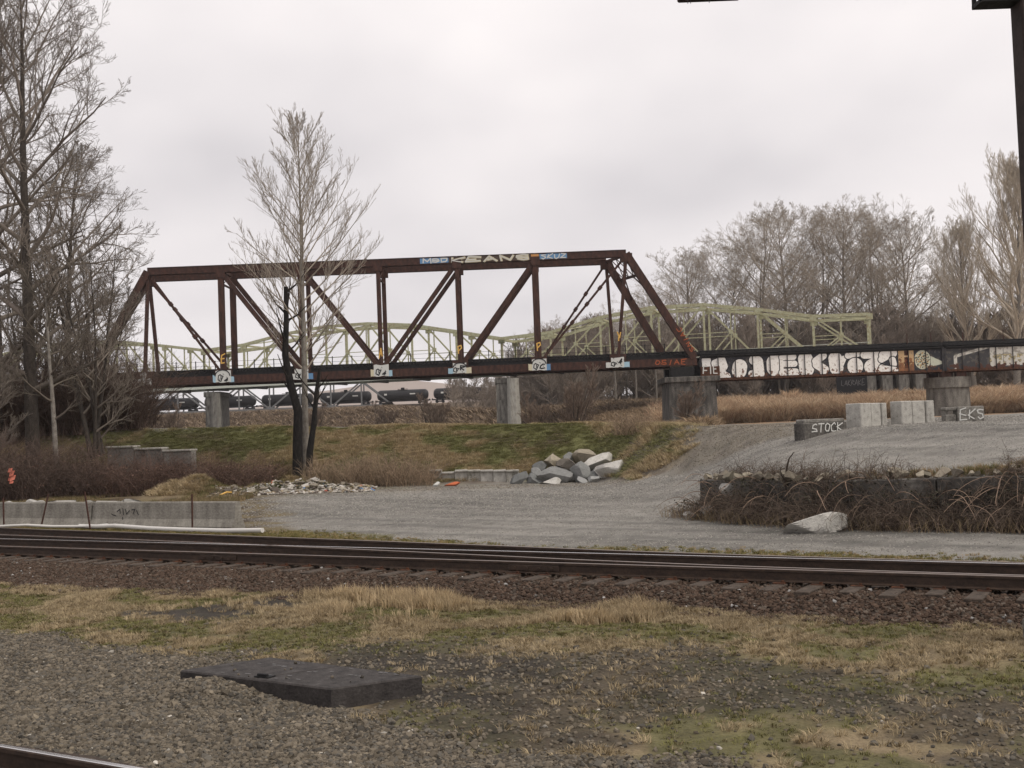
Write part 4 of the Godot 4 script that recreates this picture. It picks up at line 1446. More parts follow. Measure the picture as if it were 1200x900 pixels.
func make_green_bridge() -> void:
	green_span("pale green arched road truss, right hand span ending in a square portal", [0.0, 8.18, 16.35, 24.53, 32.7, 40.88, 49.05, 57.23], [17.55, 18.06, 19.97, 21.03, 20.95, 19.7, 18.1, 17.93], 0)
	green_span("pale green arched road truss, middle span behind the bare tree", [-54.24, -46.49, -38.74, -30.99, -23.24, -15.5, -7.75, -0.05], [18.58, 19.12, 20.56, 21.38, 21.41, 20.71, 19.18, 17.55], 0)
	green_span("pale green arched road truss, left hand span showing through the thicket", [-108.47, -100.73, -92.98, -85.23, -77.48, -69.73, -61.99, -54.29], [18.6, 19.3, 20.6, 21.4, 21.4, 20.9, 19.8, 18.58], 0)
	# the abutment columns at its right hand end
	var t := thing("bridge_abutment", "row of weathered concrete columns under the right end of the green bridge", "abutment")
	for k in 5:
		var m := MB.new()
		var p := green_at(54.5 + k * 2.35, 0, 1.0)
		var g := land(p.x, p.z)
		m.box(Vector3(p.x, (g + 11.4) / 2 - 0.2, p.z), Vector3(1.55, 11.4 - g + 0.4, 1.6), 0.05)
		obj("column", m, M.old_concrete, t)
	var m := MB.new()
	var q := green_at(60.0, 11.8, 4.0)
	m.obox(q, GD * 7.5, Vector3.UP * 0.4, GN * 4.5)
	obj("cap_beam", m, M.old_concrete, t)
	m = MB.new()
	q = green_at(60.0, 7.4, 7.0)
	m.obox(q, GD * 7.0, Vector3.UP * 4.0, GN * 0.4)
	obj("back_wall", m, M.dark_concrete, t)
	t = thing("abutment_wall", "dark wall with pale lettering below the girder graffiti", "wall")
	m = MB.new()
	q = green_at(54.2, 0, -3.0)
	var g := land(q.x, q.z)
	m.obox(Vector3(q.x, (8.6 + g) / 2 - 0.2, q.z), GD * 2.2, Vector3.UP * ((8.6 - g) / 2 + 0.2), GN * 0.5, 0.05)
	obj("panel", m, M.tank_black, t)
	letters("LAKRAKE", Vector3(q.x, 7.3, q.z) - GD * 1.5 - GN * 0.505, GD, Vector3.UP, Vector2(0.36, 0.85), 0.13, 0.06, M.flakes, t)


# ---------------------------------------------------------------- the far railway: grey truss and a tank train
func make_far_railway() -> void:
	var t := thing("grey_truss_bridge", "distant grey railway truss bridge carrying the tank cars", "bridge")
	var xs := []
	for i in 11:
		xs.append(-126.0 + i * 9.05)
	for side in [0, 1]:
		var z: float = -340.0 - side * 6.0
		for i in 11:
			var lo := Vector3(xs[i], 11.3, z)
			var hi := Vector3(xs[i] if i < 10 else xs[i], 18.6, z)
			if i < 10:
				member(t, "post", lo, hi, 0.4, 0.4, M.grey_steel)
			if i < 9:
				member(t, "top_chord", hi, hi + Vector3(9.05, 0, 0), 0.55, 0.55, M.grey_steel)
			if i < 10:
				member(t, "bottom_chord", lo, lo + Vector3(9.05, 0, 0), 0.6, 0.7, M.grey_steel)
				var up := i % 2 == 0
				member(t, "diagonal", lo if up else hi, (hi if up else lo) + Vector3(9.05, 0, 0), 0.4, 0.45, M.grey_steel)
	var m := MB.new()
	m.box(Vector3(-80.7, 11.15, -343.0), Vector3(91.0, 0.5, 5.0))
	obj("deck", m, M.black_steel, t)
	# embankment the train runs on to the right of it
	var e := MB.new()
	e.sweep(PackedVector2Array([Vector2(-16, 3.0), Vector2(16, 3.0), Vector2(4, 11.35), Vector2(-4, 11.35)]), [[Vector3(-35.5, 0, -343), Vector3(0, 0, 1)], [Vector3(170.0, 0, -343), Vector3(0, 0, 1)]])
	tag(obj("embankment", e, M.ground_far), "railway embankment beyond the river", "", "", "structure")
	var gw := MB.new()
	gw.box(Vector3(-29.5, 10.2, -337.6), Vector3(10.5, 2.0, 1.6), 0.1)
	tag(obj("concrete_block_wall", gw, M.tank_black), "dark box wall under the tank cars right of the grey truss", "wall")
	var pile := boulder_mesh(55, Vector3(3.2, 2.6, 3.0), 10)
	var o := obj("rock_pile", pile, M.charred)
	o.position = Vector3(-35.0, land(-35.0, -322.0) + 1.2, -322.0)
	tag(o, "dark rock heap at the end of the grey truss", "rock")
	var car := tank_car()
	var where := [-101.0, -84.0, -67.0, -49.6, -32.6, -15.8, 0.8, 17.6, -118.2]
	var labels := ["black tank car second from the left on the grey truss", "black tank car on the grey truss right of the narrow pier", "black tank car behind the two charred trunks", "black tank car at the right end of the grey truss", "black tank car just beyond the end of the grey truss", "black tank car half hidden by brush left of the pale pier", "black tank car right behind the pale two column pier", "black tank car glimpsed through the woods right of the pale pier", "black tank car furthest left on the grey truss, behind the thicket"]
	for i in where.size():
		var c: Node3D = car if i == 0 else copy(car, "tank_car", Vector3.ZERO, 0.0, Vector3.ONE, labels[i])
		c.position = Vector3(where[i], 11.42, -343.0)
		tag(c, labels[i], "tank car", "tank cars of the far train")


func tank_car() -> Node3D:
	var t := thing("tank_car", "", "tank car", Vector3.ZERO, "tank cars of the far train")
	var b := MB.new()
	b.lathe(Vector3(-7.7, 2.75, 0), Vector3.RIGHT, [[0.0, 0.0], [0.1, 0.7], [0.35, 1.2], [0.8, 1.52], [1.1, 1.6], [14.3, 1.6], [14.6, 1.52], [15.05, 1.2], [15.3, 0.7], [15.4, 0.0]], 20)
	obj("tank", b, M.tank_black, t)
	b = MB.new()
	b.lathe(Vector3(0, 4.2, 0), Vector3.UP, [[0.0, 0.55], [0.75, 0.55], [0.8, 0.0]], 12)
	b.box(Vector3(0, 4.5, 0), Vector3(3.0, 0.08, 1.8))
	obj("manway", b, M.tank_black, t)
	b = MB.new()
	b.box(Vector3(0, 1.0, 0), Vector3(16.2, 0.35, 0.7))
	for e in [-8.0, 8.0]:
		b.box(Vector3(e, 1.1, 0), Vector3(0.3, 0.5, 2.6))
		b.box(Vector3(e * 0.72, 1.4, 0), Vector3(0.9, 0.9, 2.0))
	obj("underframe", b, M.tank_black, t)
	for e in [-5.8, 5.8]:
		b = MB.new()
		for z in [-0.75, 0.75]:
			b.box(Vector3(e, 0.5, z * 1.35), Vector3(2.2, 0.35, 0.15))
			for w in [-0.9, 0.9]:
				b.lathe(Vector3(e + w, 0.46, z - 0.07), Vector3(0, 0, 1), [[0.0, 0.0], [0.0, 0.46], [0.14, 0.46], [0.14, 0.0]], 12)
		obj("truck", b, M.tank_black, t)
	b = MB.new()
	b.box(Vector3(3.0, 3.0, 1.59), Vector3(1.6, 0.35, 0.06))
	b.box(Vector3(-5.0, 3.0, 1.59), Vector3(0.8, 0.5, 0.06))
	obj("white_stencil", b, M.paint_white, t)
	return t


# ---------------------------------------------------------------- bare trees and brush
func bough(b: MB, p: Vector3, d: Vector3, length: float, r: float, lvl: int, st: Dictionary, rr: RandomNumberGenerator) -> void:
	var segs: int = [6, 5, 4, 3, 2][lvl]
	var sides: int = [6, 5, 4, 3, 3][lvl]
	var pts := PackedVector3Array([p])
	var dirs := [d]
	var q := p
	var dd := d
	var wob: float = st.wob
	for i in segs:
		dd = (dd + Vector3(rr.randf_range(-wob, wob), rr.randf_range(-wob, wob) + st.lift, rr.randf_range(-wob, wob))).normalized()
		q += dd * length / segs
		pts.append(q)
		dirs.append(dd)
	var r1 := maxf(r * 0.28, st.tip)
	var g := rr.randf_range(0.8, 1.2)
	b.col = st.col * g
	b.tube(pts, maxf(r, st.tip), r1, sides)
	if lvl >= st.levels:
		return
	var n: int = st.kids[lvl]
	for k in n:
		var t := lerpf(0.22, 1.0, (k + rr.randf() * 0.8) / n)
		var f := t * segs
		var i := mini(int(f), segs - 1)
		var o := pts[i].lerp(pts[i + 1], f - i)
		var base: Vector3 = dirs[i + 1]
		var sp: float = deg_to_rad(rr.randf_range(st.spread * 0.6, st.spread * 1.35))
		var axis := base.cross(Vector3(rr.randf_range(-1, 1), rr.randf_range(-1, 1), rr.randf_range(-1, 1))).normalized()
		if axis.length() < 0.5:
			axis = Vector3.RIGHT
		var cd: Vector3 = (base.rotated(axis, sp) + Vector3.UP * st.get("rise", 0.28)).normalized()
		var cl := length * lerpf(st.ratio, st.ratio * 0.5, t) * rr.randf_range(0.7, 1.25)
		bough(b, o, cd, cl, lerpf(r, r1, t) * 0.62, lvl + 1, st, rr)


# shape of a tree: stem goes up in a gentle wander, limbs leave it from "from" upwards
func tree(t: Node3D, height: float, r: float, seed_: int, st: Dictionary, bark: Material) -> void:
	var rr := RandomNumberGenerator.new()
	rr.seed = seed_
	var trunk := MB.new()
	var crown := MB.new()
	var stems: int = st.get("stems", 1)
	for s in stems:
		var pts := PackedVector3Array()
		var lean: Vector3 = Vector3(rr.randf_range(-1, 1), 0, rr.randf_range(-1, 1)) * st.get("lean", 0.0) * (0.4 if stems == 1 else 1.0)
		var hh := height * (1.0 if s == 0 else rr.randf_range(0.7, 0.95))
		var rad := r * (1.0 if s == 0 else 0.75)
		var p := Vector3(rr.randf_range(-1, 1), 0, rr.randf_range(-1, 1)) * (0.0 if stems == 1 else r * 2.5) - Vector3.UP * 0.4
		var segs := 16
		var drift := Vector3.ZERO
		for i in segs + 1:
			pts.append(p)
			drift += Vector3(rr.randf_range(-1, 1), 0, rr.randf_range(-1, 1)) * st.get("wander", 0.03)
			p += (Vector3.UP + lean + drift).normalized() * (hh + 0.4) / segs
		trunk.tube(pts, rad, maxf(rad * 0.06, st.tip), 8)
		trunk.tube(PackedVector3Array([pts[0] - Vector3.UP * 0.1, pts[0].lerp(pts[1], 0.5)]), rad * 1.45, rad * 0.98, 8)
		var n: int = st.limbs / stems
		for k in n:
			var u := (k + rr.randf()) / n
			var f: float = lerpf(st.from, 0.985, pow(u, 0.85))
			var i := mini(int(f * segs), segs - 1)
			var o := pts[i].lerp(pts[i + 1], f * segs - i)
			var az := k * 2.39996 + rr.randf_range(-0.5, 0.5)
			var tilt: float = deg_to_rad(lerpf(st.low_angle, st.top_angle, u) + rr.randf_range(-8, 8))
			var d := Vector3(cos(az) * sin(tilt), cos(tilt), sin(az) * sin(tilt))
			var prof: float
			if st.shape == "egg":
				prof = steps(u, [0.0, 0.18, 0.45, 0.8, 1.0], [0.62, 1.0, 0.85, 0.5, 0.16])
			else:
				prof = 0.30 + 0.75 * sin(PI * clampf(u * 0.8 + 0.22, 0.0, 1.0))
			bough(crown, o, d, hh * st.reach * prof * rr.randf_range(0.75, 1.15), rad * (1.0 - f * 0.9) * st.get("limb", 0.55) + st.tip, 0, st, rr)
	obj("trunk", trunk, bark, t)
	obj("crown", crown, M.tint, t)


func brush(t: Node3D, width: float, height: float, depth: float, canes: int, seed_: int, col: Color, r: float, arch: float, twigs := 3, bank := false) -> void:
	var rr := RandomNumberGenerator.new()
	rr.seed = seed_
	var b := MB.new()
	for i in canes:
		var p := Vector3(rr.randf_range(-0.5, 0.5) * width, -0.1, rr.randf_range(-0.5, 0.5) * depth)
		if bank and p.z < 0.1:
			p.y = rr.randf() * height * 0.92
		var az := rr.randf() * TAU
		var d := (Vector3.UP + Vector3(cos(az), 0, sin(az)) * rr.randf_range(0.1, 0.7)).normalized()
		var l := height * rr.randf_range(0.6, 1.35) * (0.55 if p.y > 0.1 else 1.0)
		var pts := PackedVector3Array([p])
		for k in 5:
			d = (d + Vector3(rr.randf_range(-0.25, 0.25), -arch * rr.randf_range(0.3, 1.4) * (0.5 + k * 0.35), rr.randf_range(-0.25, 0.25))).normalized()
			p += d * l / 5
			if p.y < 0.02:
				p.y = 0.02 + rr.randf() * 0.1
			pts.append(p)
		b.col = col * rr.randf_range(0.55, 1.5)
		b.tube(pts, r, r * 0.4, 3)
		for k in twigs:
			var q := pts[1 + rr.randi() % 4]
			var e := Vector3(rr.randf_range(-1, 1), rr.randf_range(-0.2, 1), rr.randf_range(-1, 1)).normalized() * height * rr.randf_range(0.12, 0.35)
			b.tube(PackedVector3Array([q, q + e * 0.6 + Vector3(0, 0.02, 0), q + e]), r * 0.6, r * 0.3, 3)
	obj("canes", b, M.tint, t)


func leaves(t: Node3D, width: float, height: float, depth: float, n: int, seed_: int, col: Color, size: float) -> void:
	var rr := RandomNumberGenerator.new()
	rr.seed = seed_
	var b := MB.new()
	for i in n:
		var p := Vector3(rr.randf_range(-0.55, 0.55) * width, rr.randf_range(0.05, 0.95) * height, rr.randf_range(-0.5, 0.5) * depth)
		var nn := Vector3(rr.randf_range(-1, 1), rr.randf_range(-0.3, 1), rr.randf_range(-0.3, 1)).normalized()
		var u := nn.cross(Vector3(0.3, 0.9, 0.2)).normalized() * size * rr.randf_range(0.6, 1.3)
		var w := nn.cross(u).normalized() * u.length() * 0.6
		b.col = col * rr.randf_range(0.5, 1.5)
		b.quad(p - u, p + w, p + u, p - w, nn)
	obj("dead_leaves", b, M.tint, t)


func on_land(x: float, z: float) -> Vector3:
	return Vector3(x, land(x, z), z)


func make_trees() -> void:
	var dark := Color(0.20, 0.17, 0.143)
	var big := {"shape": "round", "limbs": 30, "from": 0.14, "reach": 0.245, "low_angle": 66.0, "top_angle": 24.0, "levels": 4, "kids": [6, 5, 4, 4], "spread": 42.0, "ratio": 0.66, "wob": 0.17, "lift": 0.03, "rise": 0.16, "tip": 0.008, "col": dark, "wander": 0.02, "lean": 0.05}
	var t := thing("bare_tree", "tall dark bare tree with thick trunk rising out of frame at the left", "tree", on_land(-25.0, -60.0), "bare trees at the left")
	tree(t, 27.0, 0.38, 101, big, M.bark_dark)
	copy(t, "bare_tree", on_land(-28.4, -63.5), 2.1, Vector3(1.0, 0.96, 1.0), "dark bare tree at the very left edge of the view", "bare trees at the left")
	copy(t, "bare_tree", on_land(-32.5, -66.0), 4.0, Vector3(0.95, 0.88, 0.95), "dark bare tree whose crown reaches in from beyond the left edge", "bare trees at the left")
	copy(t, "bare_tree", on_land(-26.4, -68.5), 5.2, Vector3(0.7, 0.62, 0.7), "middle sized dark bare tree behind the thick trunk", "bare trees at the left")
	var multi := {"shape": "round", "stems": 5, "limbs": 40, "from": 0.12, "reach": 0.26, "low_angle": 52.0, "top_angle": 20.0, "levels": 3, "kids": [6, 5, 4], "spread": 38.0, "ratio": 0.66, "wob": 0.17, "lift": 0.03, "tip": 0.008, "col": dark * 1.05, "wander": 0.03, "lean": 0.2}
	t = thing("bare_tree", "shorter many stemmed bare tree in front of the left end of the truss", "tree", on_land(-22.2, -61.5), "bare trees at the left")
	tree(t, 13.5, 0.15, 103, multi, M.bark_dark)
	copy(t, "bare_tree", on_land(-25.2, -69.0), 1.2, Vector3(1.0, 0.8, 1.0), "many stemmed bare tree on the dike behind the thick trunk", "bare trees at the left")
	copy(t, "bare_tree", on_land(-29.5, -70.0), 3.2, Vector3(1.0, 0.9, 1.0), "many stemmed bare tree on the dike at the left edge", "bare trees at the left")
	multi.stems = 4
	t = thing("bare_tree", "bushy bare tree low at the left edge under the tall ones", "tree", on_land(-26.6, -58.0), "bare trees at the left")
	tree(t, 10.0, 0.14, 104, multi, M.bark_dark)
	var slim: Dictionary = big.duplicate()
	slim.merge({"limbs": 16, "from": 0.3, "reach": 0.2, "kids": [5, 5, 4, 3], "levels": 3, "col": Color(0.13, 0.11, 0.09)}, true)
	t = thing("bare_tree", "slim pale stemmed young tree before the thick dark trunk", "tree", on_land(-22.6, -57.0), "bare trees at the left")
	tree(t, 12.0, 0.16, 105, slim, M.bark_pale)
	# the lone tree and the two charred trunks
	var pop := {"shape": "egg", "limbs": 54, "from": 0.27, "reach": 0.28, "low_angle": 50.0, "top_angle": 24.0, "levels": 3, "kids": [9, 6, 4], "spread": 30.0, "ratio": 0.48, "wob": 0.08, "lift": 0.035, "tip": 0.005, "limb": 0.36, "col": Color(0.33, 0.285, 0.235), "wander": 0.006, "lean": 0.0}
	t = thing("bare_tree", "slender pale bare tree with airy cone shaped crown in front of the truss", "tree", on_land(-10.45, -57.8))
	tree(t, 17.7, 0.19, 111, pop, M.bark_pale)
	charred(thing("charred_trunk", "black charred trunk, taller of the two beside the pale bare tree", "tree", on_land(-10.75, -57.0), "charred trunks"), [Vector3(0, -0.3, 0), Vector3(0.05, 1.6, 0), Vector3(0.12, 3.2, 0), Vector3(-0.2, 4.6, 0.1), Vector3(-0.42, 6.0, 0.1), Vector3(-0.33, 7.6, 0), Vector3(-0.3, 9.4, 0)], 0.24, 121, 9)
	charred(thing("charred_trunk", "black charred trunk leaning right, shorter of the two beside the pale bare tree", "tree", on_land(-10.2, -56.9), "charred trunks"), [Vector3(0, -0.3, 0), Vector3(0.1, 1.2, 0), Vector3(0.35, 2.6, 0), Vector3(0.5, 4.0, 0), Vector3(0.72, 5.3, 0)], 0.17, 122, 5)
	# background trees beyond the green bridge: a few grown, the rest copied
	var tan_ := Color(0.38, 0.33, 0.275)
	var cot := {"shape": "round", "limbs": 28, "from": 0.2, "reach": 0.40, "low_angle": 60.0, "top_angle": 30.0, "levels": 4, "kids": [6, 5, 4, 4], "spread": 42.0, "ratio": 0.64, "wob": 0.17, "lift": 0.03, "rise": 0.16, "tip": 0.015, "col": tan_, "wander": 0.025, "lean": 0.08}
	var up: Dictionary = cot.duplicate()
	up.merge({"limbs": 42, "from": 0.12, "reach": 0.36, "low_angle": 42.0, "top_angle": 14.0, "spread": 24.0, "lift": 0.08, "rise": 0.25, "kids": [6, 5, 4, 4], "col": Color(0.50, 0.435, 0.35)}, true)
	var protos := []
	var labels := ["grey brown bare tree with wide crown, tallest of the cluster behind the green bridge", "tall upright pale bare tree by the right edge of the view"]
	for k in 2:
		var q := thing("cottonwood_tree", labels[k], "tree", Vector3.ZERO, "bare trees beyond the bridges")
		tree(q, 40.0, 0.62, 130 + k, cot if k == 0 else up, M.bark_pale)
		protos.append(q)
	var third := thing("cottonwood_tree", "bare tree with forked crown left of the tallest in the cluster", "tree", Vector3.ZERO, "bare trees beyond the bridges")
	cot.lean = 0.15
	cot.stems = 3
	cot.limbs = 33
	tree(third, 40.0, 0.5, 137, cot, M.bark_pale)
	protos.append(third)
	var spots := [
		[57.7, -240.0, 42.7, 0, ""], [89.7, -205.0, 43.0, 1, ""], [49.2, -230.0, 38.7, 2, ""],
		[36.9, -235.0, 33.5, 0, "small bare tree just right of the rusty end post"],
		[43.6, -240.0, 35.0, 2, "bare tree second right of the rusty end post"],
		[62.6, -235.0, 41.2, 2, "bare tree in the middle of the cluster behind the green bridge"],
		[67.3, -230.0, 40.7, 0, "bare tree right of the cluster's middle, above the green portal"],
		[76.4, -240.0, 41.0, 2, "bare tree toward the right of the cluster, above the graffiti's end"],
		[80.9, -235.0, 39.0, 0, "last tall bare tree on the right of the cluster"],
		[97.6, -250.0, 31.0, 2, "low bare tree behind the upright pale tree"],
		[85.6, -213.0, 33.0, 1, "upright pale bare tree left of the tallest pale one"],
		[98.2, -215.0, 38.0, 1, "upright pale bare tree cut by the right edge"],
		[107.4, -222.0, 42.0, 2, "bare tree outside the right edge of the view"],
		[8.2, -262.0, 20.0, 0, "low bare tree right of the pale pier, seen under the truss"],
		[14.9, -270.0, 22.0, 2, "low bare tree left of the leaning hangers, far behind the truss"],
		[19.7, -258.0, 22.0, 0, "low bare tree behind the rusty hangers"],
		[28.2, -275.0, 25.0, 2, "bare tree behind the rusty end post"],
		[32.0, -255.0, 27.0, 0, "bare tree behind the foot of the rusty end post"],
		[24.0, -248.0, 19.0, 2, "short bare tree behind the far end post"],
		[53.0, -226.0, 27.0, 2, "short bare tree at the foot of the cluster, left part"],
		[71.5, -224.0, 28.0, 0, "short bare tree at the foot of the cluster, right part"],
		[2.5, -285.0, 17.0, 2, "faint low bare tree left of the woods under the truss"],
		[11.5, -246.0, 15.0, 0, "short bare tree right behind the pale pier"]]
	for i in spots.size():
		var e: Array = spots[i]
		var k: float = e[2] / 45.0
		var p := on_land(e[0], e[1])
		var w := k * (1.1 if k > 0.65 else 1.25)
		if i < 3:
			protos[e[3]].position = p
			protos[e[3]].scale = Vector3(w, k, w)
		else:
			copy(protos[e[3]], "cottonwood_tree", p, i * 1.7, Vector3(w, k, w), e[4], "bare trees beyond the bridges")
	# the wood that closes the view under the bridges, read as one mass
	var wood := Node3D.new()
	tree(wood, 16.0, 0.2, 161, {"shape": "round", "limbs": 30, "from": 0.06, "reach": 0.34, "low_angle": 55.0, "top_angle": 22.0, "levels": 2, "kids": [7, 6], "spread": 38.0, "ratio": 0.66, "wob": 0.16, "lift": 0.03, "tip": 0.035, "col": Color(1, 1, 1), "wander": 0.03, "lean": 0.1}, M.bark_pale)
	var rw := RandomNumberGenerator.new()
	rw.seed = 66
	var xf := []
	var cc := PackedColorArray()
	while xf.size() < 330:
		var z := rw.randf_range(-300.0, -215.0)
		var x := rw.randf_range(-0.055, 0.52) * -z
		if x < 8.0 and z > -250.0:
			continue
		var s := rw.randf_range(0.55, 1.1) * (0.55 if x < 3.0 else 1.0)
		xf.append(placed(on_land(x, z), Vector3(s, s, s), rw))
		cc.append(Color(0.29, 0.245, 0.205) * rw.randf_range(0.7, 1.25))
	scatter("far_woods", wood.get_child(1).mesh, M.tint, xf, cc, "grey brown bare woods closing the view beyond the bridges", "woods")
	wood.free()
	# three thin pale trunks under the truss
	for e in [[18.3, 12.0, "leftmost of three thin pale trunks under the truss"], [22.0, 12.5, "middle one of three thin pale trunks under the truss"], [25.6, 12.5, "rightmost of three thin pale trunks under the truss"]]:
		var q := thing("thin_tree", e[2], "tree", on_land(e[0], -205.0), "thin pale trunks under the truss")
		var m := MB.new()
		m.tube(PackedVector3Array([Vector3(0, -0.3, 0), Vector3(0.1, 4, 0), Vector3(0.0, 8, 0.1), Vector3(0.1, e[1], 0)]), 0.2, 0.08, 6)
		obj("trunk", m, M.bark_pale, q)
		m = MB.new()
		m.col = Color(0.2, 0.17, 0.14)
		for k in 14:
			var h: float = 4.0 + k * 0.55
			m.tube(PackedVector3Array([Vector3(0.05, h, 0), Vector3(cos(k * 2.4) * 0.9, h + 1.1, sin(k * 2.4) * 0.9), Vector3(cos(k * 2.4) * 1.3, h + 2.2, sin(k * 2.4) * 1.3)]), 0.05, 0.02, 3)
		obj("crown", m, M.tint, q)


func charred(t: Node3D, line: Array, r: float, seed_: int, n: int) -> void:
	var rr := RandomNumberGenerator.new()
	rr.seed = seed_
	var b := MB.new()
	var pts := PackedVector3Array(line)
	b.tube(pts, r * 1.15, r * 0.45, 9, true)
	obj("trunk", b, M.charred, t)
	b = MB.new()
	b.col = Color(0.028, 0.024, 0.021)
	for k in n:
		var i := 2 + rr.randi() % (pts.size() - 3)
		var p := pts[i].lerp(pts[i + 1], rr.randf())
		var az := rr.randf() * TAU
		var d := Vector3(cos(az), rr.randf_range(0.5, 1.4), sin(az) * 0.6).normalized()
		var l := rr.randf_range(0.7, 2.2)
		b.tube(PackedVector3Array([p, p + d * l * 0.5, p + d * l + Vector3(0, 0.2 * l, 0)]), r * 0.28, 0.015, 4)
		b.tube(PackedVector3Array([p + d * l * 0.55, p + d * l * 0.75 + Vector3(rr.randf_range(-0.4, 0.4), 0.35, 0.2)]), r * 0.12, 0.01, 3)
	obj("broken_branches", b, M.tint, t)


func make_brush() -> void:
	var brown := Color(0.125, 0.09, 0.074)
	# the thicket at the left
	var spots := [
		[-27.0, -56.0, 4.5, 3.4, 900, "dark brown thicket at the left edge behind the barrier"],
		[-24.2, -55.0, 4.0, 3.0, 800, "brown thicket below the thick dark trunk"],
		[-21.4, -55.8, 4.0, 2.8, 800, "brown thicket below the many stemmed tree"],
		[-18.6, -56.0, 3.8, 2.0, 700, "reddish brown brambles before the left part of the low wall"],
		[-15.8, -56.0, 3.6, 1.7, 650, "reddish brown brambles before the right part of the low wall"],
		[-13.2, -56.2, 3.2, 1.4, 550, "dark brambles left of the charred trunks"]]
	for i in spots.size():
		var e: Array = spots[i]
		var t := thing("bramble_thicket", e[5], "thicket", on_land(e[0], e[1]), "thickets at the left")
		brush(t, e[2], e[3], 3.0, e[4], 201 + i, Color(0.14, 0.092, 0.074) if i > 2 else brown, 0.010, 0.22)
		leaves(t, e[2], e[3] * 0.75, 3.0, 700, 301 + i, Color(0.13, 0.082, 0.062), 0.05)
	for e in [[-29.5, -64.5, "dark tall thicket on the dike at the left edge"], [-26.2, -65.5, "dark tall thicket on the dike behind the thick trunk"], [-23.0, -66.5, "dark tall thicket on the dike before the left pier"]]:
		var t := thing("bramble_thicket", e[2], "thicket", on_land(e[0], e[1]), "thickets at the left")
		brush(t, 4.2, 4.2, 2.6, 900, 231 + int(e[0]), brown * 0.9, 0.014, 0.10, 5)
	# brush on the foot of the dike
	spots = [
		[-8.6, -55.6, 2.8, 1.3, 420, "brown brush right of the charred trunks"],
		[-6.6, -55.2, 2.6, 1.5, 420, "brown brush between the trunks and the broken wall"],
		[-5.0, -54.8, 2.2, 1.3, 360, "tan brush at the left end of the broken wall"],
		[5.9, -57.6, 1.8, 1.0, 240, "reddish brush on the dike right of the boulders"]]
	for i in spots.size():
		var e: Array = spots[i]
		var t := thing("shrub", e[5], "shrub", on_land(e[0], e[1]), "shrubs on the dike foot")
		brush(t, e[2], e[3], 2.2, e[4], 221 + i, Color(0.29, 0.215, 0.15), 0.010, 0.12)
	# brambles hanging over the old retaining wall
	spots = [
		[0.0, 0.5, 260, "low brambles trailing off before the left end of the retaining wall"],
		[0.06, 1.2, 520, "brambles over the left end of the retaining wall"],
		[0.16, 1.25, 560, "dark brambles behind the white boulder"],
		[0.27, 1.3, 560, "brambles right of the white boulder"],
		[0.38, 1.0, 420, "brambles under the bare stretch of the retaining wall"],
		[0.47, 1.4, 600, "tangled pale canes in the middle of the retaining wall"],
		[0.57, 1.6, 650, "high tangle of pale arching canes toward the right edge"],
		[0.68, 1.7, 650, "bramble tangle at the right edge of the view"]]
	for i in spots.size():
		var e: Array = spots[i]
		var p := wall_point(e[0])
		var t := thing("bramble_bush", e[3], "bramble", Vector3(p.x, 0, p.y) + Vector3(0.26, 0, 0.44) * (0.5 if e[0] > 0.1 and e[0] < 0.3 else 1.0), "brambles on the retaining wall", wall_turn(e[0]))
		brush(t, 2.5, e[1], 1.1 if e[0] > 0.1 and e[0] < 0.2 else 1.6, int(e[2] * 2.0), 241 + i, Color(0.125, 0.096, 0.076), 0.0075, 0.42, 3, true)
		var b := MB.new()
		var rr := RandomNumberGenerator.new()
		rr.seed = 260 + i
		var weeds := MB.new()
		for k in 160:
			# straw and weeds growing through and round the foot
			weeds.col = Color(0.33, 0.255, 0.155) * rr.randf_range(0.5, 1.2)
			var q0 := Vector3(rr.randf_range(-1.4, 1.4), 0.0, rr.randf_range(0.2, 1.15))
			var tip := q0 + Vector3(rr.randf_range(-0.2, 0.2), rr.randf_range(0.08, 0.4), rr.randf_range(-0.1, 0.2))
			weeds.tube(PackedVector3Array([q0, q0.lerp(tip, 0.6) + Vector3(0, 0.03, 0), tip]), 0.006, 0.003, 3)
		obj("weeds", weeds, M.tint, t)
		for k in (26 if i < 5 else 80):
			# long pale canes arching over and down to the ground
			b.col = Color(0.30, 0.215, 0.16) * rr.randf_range(0.45, 1.25)
			var q := Vector3(rr.randf_range(-1.3, 1.3), rr.randf_range(0.0, e[1]), rr.randf_range(-0.5, 0.5))
			var az := rr.randf() * TAU
			var d := Vector3(cos(az) * 0.8, rr.randf_range(0.2, 1.2), absf(sin(az)) * 0.6).normalized()
			var l := rr.randf_range(0.08, 0.2)
			var pts := PackedVector3Array([q])
			for s in 8:
				d = (d + Vector3(rr.randf_range(-0.2, 0.2), -0.24, rr.randf_range(-0.15, 0.2))).normalized()
				q += d * l
				q.y = maxf(q.y, 0.02)
				pts.append(q)
			b.tube(pts, rr.randf_range(0.006, 0.013), 0.005, 4)
		obj("arching_canes", b, M.tint, t)
		leaves(t, 2.4, e[1], 1.2, 1000, 281 + i, Color(0.05, 0.046, 0.034), 0.04)
	# two lone stems standing out of the brambles
	var hs := MB.new()
	hs.col = Color(0.05, 0.036, 0.03)
	hs.tube(PackedVector3Array([Vector3(0, 0, 0), Vector3(0.03, 0.28, 0), Vector3(0.05, 0.5, 0.02), Vector3(0.12, 0.72, 0.02), Vector3(0.26, 0.88, 0)]), 0.045, 0.012, 6)
	hs.tube(PackedVector3Array([Vector3(0.02, 0.1, 0), Vector3(-0.1, 0.3, 0), Vector3(-0.13, 0.52, 0)]), 0.022, 0.006, 5)
	var hn := obj("curved_stem", hs, M.tint)
	hn.position = Vector3(7.0, 1.0, -30.0)
	tag(hn, "dark curved stem rising from the brambles above the white boulder", "plant")
	hs = MB.new()
	hs.col = Color(0.11, 0.085, 0.07)
